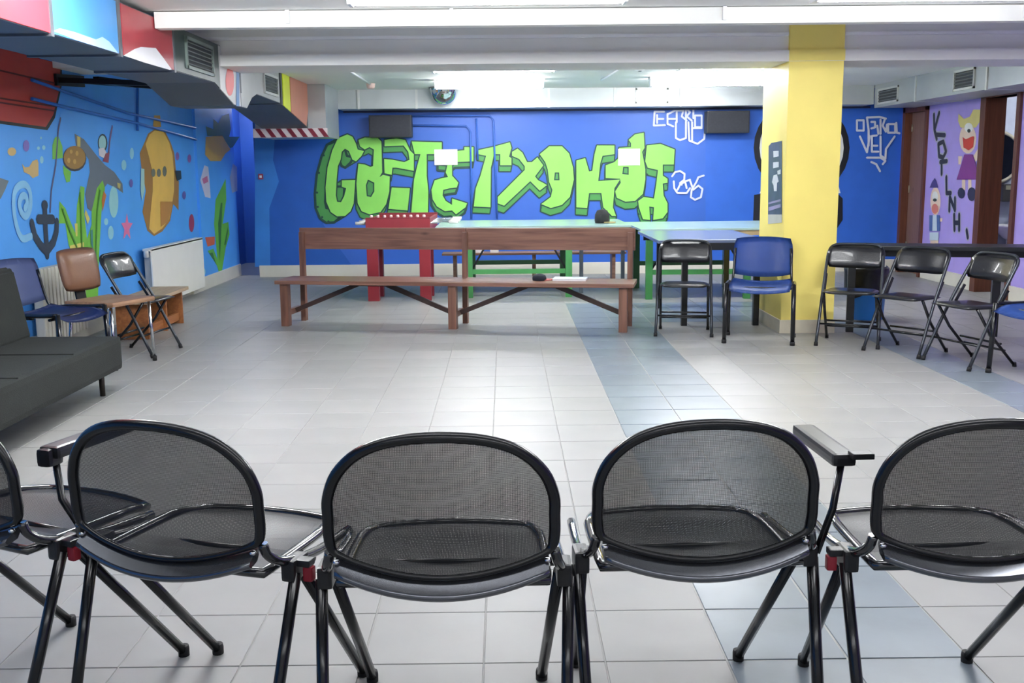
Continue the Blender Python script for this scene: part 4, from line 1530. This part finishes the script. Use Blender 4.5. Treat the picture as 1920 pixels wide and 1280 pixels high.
shell_chair('blue plastic chair facing the viewer in front of the yellow pillar', (1.985, 8.03), (-0.28, -0.96), BLUEP, BLUEP)
shell_chair('blue plastic chair cut off by the right picture edge', (3.42, 6.46), (-0.95, -0.30), BLUEP, BLUEP)
shell_chair('blue chair with a navy seat behind the end of the dark sofa', (-2.95, 6.80), (0.975, -0.22), BLUED, NAVYS)

# ---------------------------------------------------------------- chair with brown padded back
t = thing('padded_chair', 'chair with a round brown vinyl back and wooden seat by the left wall', 'chair', (-2.80, 7.30, 0), rot_of(0.93, -0.36))
BROWNV = mat('brown_vinyl', (124, 88, 66), 0.34, var=0.06, scale=8, bump=0.2, bscale=100, coat=0.2)
SEATW = wood('plywood_seat', (140, 104, 78), (172, 136, 106), 0.4, axis=0)
bm = nb()
cushion(bm, 0.38, 0.30, 0.07, lambda x, y, z: Vector((x * (1 + 0.25 * y), -0.235 - 0.18 * y + z, 0.668 + y)), 14, 12, power=4)
obj('backrest', bm, BROWNV, t)
bm = nb()
box(bm, (0, 0.02, 0.452), (0.43, 0.42, 0.034), None, 0.014)
obj('seat', bm, SEATW, t)
bm = nb()
bar(bm, (0, -0.15, 0.43), (0, -0.24, 0.45), 0.09, 0.012)
bar(bm, (0, -0.235, 0.44), (0, -0.265, 0.62), 0.09, 0.014)
obj('back_spine', bm, DARKM, t)
for sx_ in (-1, 1):
    for (y0, y1) in ((0.19, 0.205), (-0.15, -0.2)):
        bm = nb()
        tube(bm, [(sx_ * 0.19, y0, 0.44), (sx_ * 0.2, y1, 0.012)], 0.011, 8)
        lg = obj('leg', bm, CHROME, t)
        bm = nb()
        tube(bm, [(sx_ * 0.2, y1, 0.035), (sx_ * 0.2, y1, 0.0)], 0.015, 8)
        obj('foot_cap', bm, RUBBER, lg)
    bm = nb()
    tube(bm, [(sx_ * 0.19, 0.19, 0.432), (sx_ * 0.19, -0.15, 0.432)], 0.011, 8)
    obj('seat_rail', bm, CHROME, t)

# ---------------------------------------------------------------- dark sofa bed
t = thing('sofa_bed', 'charcoal green fabric sofa bed along the left wall', 'sofa', (-2.7, 5.3, 0))
FAB = mat('charcoal_green_fabric', (30, 34, 32), 0.92, var=0.14, scale=9, bump=0.5, bscale=140)
bm = nb()
bb(bm, -0.24, 0.35, -1.0, 1.0, 0.155, 0.36, 0.035)
obj('seat_mattress', bm, FAB, t)
bm = nb()
slab(bm, [(-0.235, 0.20), (-0.20, 0.36), (-0.27, 0.765), (-0.30, 0.785), (-0.41, 0.77), (-0.42, 0.74), (-0.36, 0.25), (-0.33, 0.20)], -1.0, 1.0, lambda u, v, h: Vector((u, h, v)))
es = [e for e in bm.edges]
bmesh.ops.bevel(bm, geom=es, offset=0.012, segments=2, affect='EDGES')
obj('back_mattress', bm, FAB, t)
for y in (-0.33, 0.33):
    bm = nb()
    tube(bm, [(-0.18, y, 0.362), (0.33, y, 0.362)], 0.004, 6)
    obj('seam', bm, mat('sofa_seam', (30, 34, 32), 0.9), t)
for x in (-0.2, 0.24):
    for y in (-0.9, 0.92):
        bm = nb()
        tube(bm, [(x, y, 0.0), (x, y, 0.16)], 0.017, 10)
        obj('leg', bm, mat('sofa_leg_metal', (70, 66, 62), 0.3, 0.9), t)
bm = nb()
bar(bm, (0.05, 0.94, 0.13), (0.05, 0.55, 0.03), 0.02)
bar(bm, (-0.24, -0.95, 0.145), (-0.24, 0.95, 0.145), 0.04)
obj('folding_frame', bm, DARKM, t)

# ---------------------------------------------------------------- radiators
RAD = mat('radiator_enamel', (246, 244, 236), 0.35, var=0.02)


def radiator(label, y0, y1, z0, z1, m, ribs):
    t = thing('radiator', label, 'radiator', (XL, (y0 + y1) / 2, z0))
    w = (y1 - y0)
    h = z1 - z0
    if not ribs:
        bm = nb()
        bb(bm, 0.115, 0.13, -w / 2, w / 2, 0.0, h, 0.005)
        obj('front_panel', bm, m, t)
        bm = nb()
        bb(bm, 0.05, 0.114, -w / 2 + 0.02, w / 2 - 0.02, 0.03, h - 0.04)
        obj('convector_core', bm, mat('radiator_grey', (176, 176, 172), 0.4), t)
        bm = nb()
        bb(bm, 0.045, 0.13, -w / 2, w / 2, h - 0.022, h + 0.002, 0.004)
        obj('top_grille', bm, m, t)
    else:
        n = int(w / 0.06)
        for k in range(n):
            y = -w / 2 + 0.03 + k * (w - 0.06) / (n - 1)
            bm = nb()
            bb(bm, 0.06, 0.13, y - 0.022, y + 0.022, 0, h, 0.012)
            obj('radiator_column', bm, m, t)
        bm = nb()
        tube(bm, [(0.095, -w / 2 + 0.01, 0.05), (0.095, w / 2 - 0.01, 0.05)], 0.02, 8)
        tube(bm, [(0.095, -w / 2 + 0.01, h - 0.05), (0.095, w / 2 - 0.01, h - 0.05)], 0.02, 8)
        obj('header_pipe', bm, m, t)
    bm = nb()
    tube(bm, [(0.09, -w / 2 - 0.035, h - 0.07), (0.09, -w / 2 + 0.03, h - 0.07)], 0.011, 8)
    lathe(bm, [(0.018, -0.03), (0.024, -0.02), (0.024, 0.03), (0.016, 0.04)], (0.09, -w / 2 - 0.035, h - 0.05), 12)
    obj('valve', bm, mat('valve_white', (214, 214, 212), 0.3), t)
    bm = nb()
    for y in (-w * 0.35, w * 0.35):
        bb(bm, 0.002, 0.052, y - 0.02, y + 0.02, h * 0.6, h * 0.75)
    bb(bm, 0.002, 0.08, -w / 2 + 0.04, -w / 2 + 0.055, -z0 + 0.155, 0.03)
    obj('wall_bracket', bm, mat('radiator_grey', (176, 176, 172), 0.4), t)


radiator('flat white panel radiator below the painted submarine', 9.95, 11.66, 0.07, 0.62, RAD, False)
radiator('cream ribbed radiator behind the brown backed chair', 7.55, 8.35, 0.10, 0.655, mat('radiator_cream', (206, 203, 190), 0.4, var=0.03), True)

# ---------------------------------------------------------------- low wooden bench by the radiator
t = thing('low_bench', 'low wooden step bench in front of the white radiator', 'bench', (-3.03, 8.85, 0))
OAK = wood('warm_bench_wood', (140, 84, 44), (176, 112, 62), 0.5, axis=1)
PLY = wood('pale_bench_top', (176, 150, 120), (200, 176, 146), 0.5, axis=1)
bm = nb()
bb(bm, -0.15, 0.17, -0.55, 0.52, 0.295, 0.325, 0.004)
obj('top_board', bm, PLY, t)
for y in (-0.46, 0.0, 0.44):
    bm = nb()
    bb(bm, -0.13, 0.13, y - 0.014, y + 0.014, 0.0, 0.295, 0.003)
    obj('side_board', bm, OAK, t)
bm = nb()
bb(bm, 0.07, 0.10, -0.445, 0.425, 0.03, 0.10, 0.003)
obj('stretcher', bm, OAK, t)

# ---------------------------------------------------------------- long brown bench
p0, p1 = Vector((-1.93, 9.02, 0)), Vector((0.985, 8.47, 0))
mid = (p0 + p1) / 2
ang = math.atan2(p1.y - p0.y, p1.x - p0.x)
t = thing('long_bench', 'long dark brown wooden bench with a plank back across the hall', 'bench', mid, ang)
BW = wood('dark_bench_wood', (108, 74, 62), (150, 110, 92), 0.34, axis=0)
BWL = wood('dark_bench_leg_wood', (100, 66, 54), (138, 98, 80), 0.4, axis=2)
HL = (p1 - p0).length / 2
bm = nb()
bb(bm, -HL - 0.07, HL + 0.07, -0.03, 0.40, 0.372, 0.405, 0.005)
obj('seat_plank', bm, BW, t)
bm = nb()
bb(bm, -HL + 0.0, 0.05, 0.418, 0.446, 0.645, 0.835, 0.004)
obj('back_plank', bm, BW, t)
bm = nb()
bb(bm, 0.053, HL + 0.05, 0.418, 0.446, 0.645, 0.835, 0.004)
obj('back_plank', bm, BW, t)
for x in (-HL, 0.02, HL - 0.02):
    bm = nb()
    bb(bm, x - 0.035, x + 0.035, 0.0, 0.07, 0, 0.372, 0.003)
    obj('leg', bm, BWL, t)
    bm = nb()
    slab(bm, [(0.36, 0.0), (0.42, 0.0), (0.417, 0.37), (0.447, 0.82), (0.417 + 0.03, 0.645), (0.447, 0.645)][:0] or [(0.355, 0.0), (0.415, 0.0), (0.417, 0.37), (0.4175, 0.80), (0.38, 0.80), (0.365, 0.37)], x - 0.022 + 0.03, x + 0.022 + 0.03, lambda u, v, h: Vector((h, u, v)))
    obj('leg', bm, BWL, t)
    bm = nb()
    bb(bm, x - 0.02, x + 0.02, 0.07, 0.36, 0.09, 0.14, 0.003)
    obj('foot_rail', bm, BWL, t)
DKW = wood('dark_brace_wood', (52, 36, 32), (66, 46, 40), 0.5, axis=0)
for a in (-HL, 0.02):
    b_ = a + HL
    m_ = (a + b_) / 2
    for (xa, xb) in ((a + 0.03, m_ - 0.12), (b_ - 0.03, m_ + 0.12)):
        bm = nb()
        bar(bm, (xa, 0.2, 0.12), (xb, 0.2, 0.36), 0.03, 0.04)
        obj('diagonal_brace', bm, DKW, t)
    bm = nb()
    bb(bm, m_ - 0.14, m_ + 0.14, 0.17, 0.23, 0.342, 0.372)
    obj('brace_block', bm, DKW, t)

# things left on the bench
q = at_z(1012, 527, 0.407)
t = thing('cap', 'small dark cap lying on the brown bench seat', 'cap', (q.x, q.y + 0.08, 0.4055), 0.3)
bm = nb()
lathe(bm, [(0.058, 0.0), (0.06, 0.02), (0.052, 0.042), (0.03, 0.054), (0.004, 0.057)], n=20)
obj('crown', bm, mat('cap_navy', (26, 32, 46), 0.8), t)
bm = nb()
slab(bm, [(0.03, -0.05), (0.08, -0.05), (0.11, -0.02), (0.115, 0.02), (0.08, 0.05), (0.03, 0.05)], 0.002, 0.008, lambda u, v, h: Vector((u, v, h)))
obj('visor', bm, mat('cap_red', (196, 110, 110), 0.8), t)
q = at_z(1055, 527, 0.407)
t = thing('notebook', 'white paper pad lying on the brown bench seat', 'notebook', (q.x + 0.07, q.y + 0.10, 0.4055), ang)
bm = nb()
bb(bm, -0.14, 0.14, -0.09, 0.09, 0.0, 0.016, 0.002)
obj('pages', bm, PAPER, t)
bm = nb()
bb(bm, -0.142, 0.142, -0.092, 0.092, 0.016, 0.019)
obj('cover', bm, mat('cover_white', (228, 236, 244), 0.4), t)

# ---------------------------------------------------------------- foosball table
FX0, FX1, FY0, FY1 = -1.425, -0.765, 10.72, 11.95
t = thing('foosball_table', 'red table football table standing behind the brown bench', 'game table', ((FX0 + FX1) / 2, (FY0 + FY1) / 2, 0))
FR = mat('foosball_red', (146, 38, 50), 0.4, var=0.05)
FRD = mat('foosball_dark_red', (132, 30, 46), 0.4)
hx, hy = (FX1 - FX0) / 2, (FY1 - FY0) / 2
for (a0, a1, b0, b1) in ((-hx, hx, -hy, -hy + 0.03), (-hx, hx, hy - 0.03, hy), (-hx, -hx + 0.03, -hy + 0.03, hy - 0.03), (hx - 0.03, hx, -hy + 0.03, hy - 0.03)):
    bm = nb()
    bb(bm, a0, a1, b0, b1, 0.55, 0.845, 0.004)
    obj('side_panel', bm, FR, t)
bm = nb()
bb(bm, -hx + 0.03, hx - 0.03, -hy + 0.03, hy - 0.03, 0.70, 0.715)
obj('playing_field', bm, mat('field_green', (52, 120, 66), 0.4), t)
for sx_ in (-1, 1):
    for (yy, nm) in ((-hy + 0.055, 0), (-hy + 0.46, 1)):
        bm = nb()
        bb(bm, sx_ * (hx - 0.06) - 0.058, sx_ * (hx - 0.06) + 0.058, yy - 0.05, yy + 0.05, 0.0, 0.56 if nm == 0 else 0.70, 0.004)
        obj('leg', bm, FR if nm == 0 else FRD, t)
bm = nb()
bb(bm, -hx, hx, -hy - 0.0, -hy + 0.03, 0.845, 0.862)
bb(bm, -hx, hx, hy - 0.03, hy, 0.845, 0.862)
obj('top_rim', bm, FRD, t)
for k in range(8):
    y = -hy + 0.12 + k * (2 * hy - 0.24) / 7
    bm = nb()
    o_ = 0.18 if k % 2 else 0.10
    o2 = 0.10 if k % 2 else 0.02
    tube(bm, [(-hx - o2, y, 0.80), (hx + o_, y, 0.80)], 0.008, 6)
    rd_ = obj('rod', bm, CHROME, t)
    bm = nb()
    xh = hx + o_ if k % 2 else -hx - o2
    tube(bm, [(xh, y, 0.80), (xh + (0.1 if k % 2 else -0.1), y, 0.80)], 0.017, 8)
    obj('handle', bm, mat('handle_white', (226, 224, 220), 0.4), rd_)
for k in range(9):
    x = -hx + 0.06 + k * (2 * hx - 0.12) / 8
    bm = nb()
    lathe(bm, [(0.014, 0.0), (0.018, 0.012), (0.012, 0.026)], (x, -hy + 0.015, 0.862), 10)
    obj('score_bead', bm, mat('bead_pink', (226, 196, 196), 0.4), t)

# ---------------------------------------------------------------- green legged table tennis tables
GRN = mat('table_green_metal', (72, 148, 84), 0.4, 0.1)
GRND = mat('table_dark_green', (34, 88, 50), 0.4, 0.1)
TOPM = mat('pale_table_top', (150, 176, 176), 0.22, var=0.05, scale=3)
EDGEM = wood('tan_edge_wood', (168, 148, 112), (190, 170, 134), 0.5, axis=0)


def games_table(label, x0, x1, y0, y1, z, lx, ly0, ly1, rail_z, edge):
    t = thing('games_table', label, 'table', ((x0 + x1) / 2, (y0 + y1) / 2, 0), 0, 'green legged games tables')
    cx, cy = (x0 + x1) / 2, (y0 + y1) / 2
    bm = nb()
    bb(bm, x0 - cx, x1 - cx, y0 - cy, y1 - cy, z - 0.022, z, 0.003)
    obj('tabletop', bm, TOPM, t)
    bm = nb()
    e = edge
    bb(bm, x0 - cx + 0.02, x1 - cx - 0.02, y0 - cy + 0.01, y0 - cy + 0.035, z - 0.022 - e, z - 0.022)
    bb(bm, x0 - cx + 0.02, x1 - cx - 0.02, y1 - cy - 0.035, y1 - cy - 0.01, z - 0.022 - e, z - 0.022)
    obj('apron', bm, EDGEM, t)
    for x in lx:
        for y in (ly0, ly1):
            bm = nb()
            bb(bm, x - cx - 0.035, x - cx + 0.035, y - cy - 0.03, y - cy + 0.03, 0, z - 0.022, 0.003)
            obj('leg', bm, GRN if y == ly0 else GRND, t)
    for y in (ly0, ly1):
        bm = nb()
        bb(bm, lx[0] - cx + 0.035, lx[1] - cx - 0.035, y - cy - 0.015, y - cy + 0.015, rail_z - 0.025, rail_z + 0.025, 0.003)
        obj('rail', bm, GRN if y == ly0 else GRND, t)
    for (xa, xb) in ((lx[0] + 0.03, lx[0] + 0.28), (lx[1] - 0.03, lx[1] - 0.28)):
        bm = nb()
        bar(bm, (xa - cx, ly0 - cy + 0.05, 0.30), (xb - cx, ly0 - cy + 0.05, z - 0.03), 0.02, 0.02)
        obj('brace', bm, DARKM, t)
    return t


g1 = games_table('green legged games table with a pale top behind the middle of the bench', -0.72, 1.32, 10.86, 12.2, 0.755, (-0.376, 0.672), 10.95, 12.05, 0.275, 0.03)
for x in (0.83, 1.28):
    bm = nb()
    bb(bm, x - 0.3 - 0.02, x - 0.3 + 0.02, -0.26, -0.22, 0, 0.733, 0.003)
    obj('support_leg', bm, mat('support_grey', (92, 104, 116), 0.4, 0.4), g1)
games_table('green legged games table with a tan edge, reaching behind the pillar', 1.36, 3.2, 10.45, 11.9, 0.735, (1.48, 2.49), 10.66, 11.7, 0.28, 0.05)
# bundle lying on the games table
q = at_y(1129, 414, 11.3)
t = thing('cloth_cap', 'dark and khaki cloth cap standing on the pale games table', 'cap', (q.x, 11.3, 0.756), -0.5)
bm = nb()
lathe(bm, [(0.075, 0.0), (0.082, 0.03), (0.078, 0.09), (0.055, 0.135), (0.005, 0.15)], n=18)
obj('crown', bm, mat('cap_dark', (34, 36, 38), 0.85, var=0.3, scale=20), t)
bm = nb()
slab(bm, [(0.04, -0.06), (0.11, -0.06), (0.15, -0.02), (0.15, 0.02), (0.11, 0.06), (0.04, 0.06)], 0.004, 0.016, lambda u, v, h: Vector((u, v, h)))
obj('visor', bm, mat('cap_khaki', (150, 140, 100), 0.85, var=0.2, scale=20), t)

# low wooden bench against the back wall with small white boxes
t = thing('wall_bench', 'low wooden bench at the foot of the back wall behind the games tables', 'bench', (0.35, 12.55, 0))
BB = wood('wall_bench_wood', (136, 100, 84), (164, 126, 106), 0.5, axis=0)
for y in (-0.10, 0.045):
    bm = nb()
    bb(bm, -1.1, 1.1, y - 0.068, y + 0.068, 0.33, 0.355, 0.003)
    obj('seat_slat', bm, BB, t)
for x in (-0.95, 0.0, 0.95):
    bm = nb()
    bb(bm, x - 0.02, x + 0.02, -0.15, 0.10, 0.0, 0.33, 0.003)
    obj('leg', bm, BB, t)
for x0_, lab in ((899, 'small white box on the wall bench, left one'), (927, 'small white box on the wall bench, right one')):
    q = at_y(x0_, 471, 12.5)
    t = thing('small_box', lab, 'box', (q.x, 12.5, 0.3555))
    bm = nb()
    box(bm, (0, 0, 0.022), (0.10, 0.08, 0.044), None, 0.003)
    obj('carton', bm, PAPER, t)
    bm = nb()
    box(bm, (0, 0, 0.0465), (0.104, 0.084, 0.005), None, 0.001)
    obj('lid', bm, mat('lid_white', (220, 222, 226), 0.5), t)

# ---------------------------------------------------------------- dark tables
TT = mat('blue_grey_table_top', (104, 116, 142), 0.22, var=0.05, scale=3)
TBLK = mat('black_table_top', (30, 32, 36), 0.35)
t = thing('side_table', 'blue grey topped table with black legs behind the folding chair left of the pillar', 'table', (1.73, 9.31, 0))
bm = nb()
bb(bm, -0.45, 0.46, -0.62, 0.72, 0.715, 0.742, 0.004)
obj('tabletop', bm, TT, t)
for y in (-0.6, 0.68):
    bm = nb()
    bb(bm, -0.40, 0.42, y - 0.012, y + 0.012, 0.655, 0.715)
    obj('apron', bm, TBLK, t)
for (x, y) in ((-0.2, -0.48), (0.41, -0.5), (0.39, 0.64), (-0.25, 0.66)):
    bm = nb()
    bb(bm, x - 0.025, x + 0.025, y - 0.025, y + 0.025, 0, 0.715, 0.003)
    obj('leg', bm, BLACKT, t)
a2 = math.atan2(8.10 - 8.37, 3.82 - 2.75)
t = thing('long_table', 'long black table behind the three folding chairs on the right', 'table', (3.88, 8.13, 0), a2)
bm = nb()
bb(bm, -1.17, 1.02, -0.16, 0.22, 0.68, 0.712, 0.004)
obj('tabletop', bm, TBLK, t)
for (x, y) in ((-1.10, 0.0), (-0.02, -0.04), (0.93, 0.0)):
    bm = nb()
    bb(bm, x - 0.03, x + 0.03, y - 0.03, y + 0.03, 0, 0.68, 0.003)
    obj('leg', bm, BLACKT, t)
bm = nb()
bb(bm, -1.07, 0.93, -0.012, 0.012, 0.62, 0.68)
obj('apron', bm, TBLK, t)

# ---------------------------------------------------------------- blue bin with a black liner
t = thing('waste_bin', 'blue waste bin with a black liner behind the folding chair', 'bin', (3.20, 9.15, 0))
bm = nb()
lathe(bm, [(0.15, 0.0), (0.155, 0.01), (0.175, 0.42), (0.18, 0.43), (0.165, 0.43), (0.145, 0.02)], n=28)
obj('bucket', bm, mat('bin_blue', (30, 110, 190), 0.35, var=0.04), t)
bm = nb()
pts = [(0.186, 0.22), (0.19, 0.30), (0.186, 0.40), (0.192, 0.45), (0.165, 0.47), (0.15, 0.42), (0.13, 0.3)]
rings = []
for (r_, z_) in pts:
    rings.append([bm.verts.new(((r_ + 0.006 * math.sin(7 * a + z_ * 30)) * math.cos(a), (r_ + 0.006 * math.sin(7 * a + z_ * 30)) * math.sin(a), z_ + (0.03 * math.sin(3 * a) if z_ < 0.25 else 0))) for a in [2 * PI * k / 40 for k in range(40)]])
for A_, B_ in zip(rings, rings[1:]):
    for k in range(40):
        bm.faces.new((A_[k], A_[(k + 1) % 40], B_[(k + 1) % 40], B_[k])).smooth = True
obj('liner_bag', bm, mat('liner_black', (20, 21, 24), 0.3, bump=0.4, bscale=30), t)
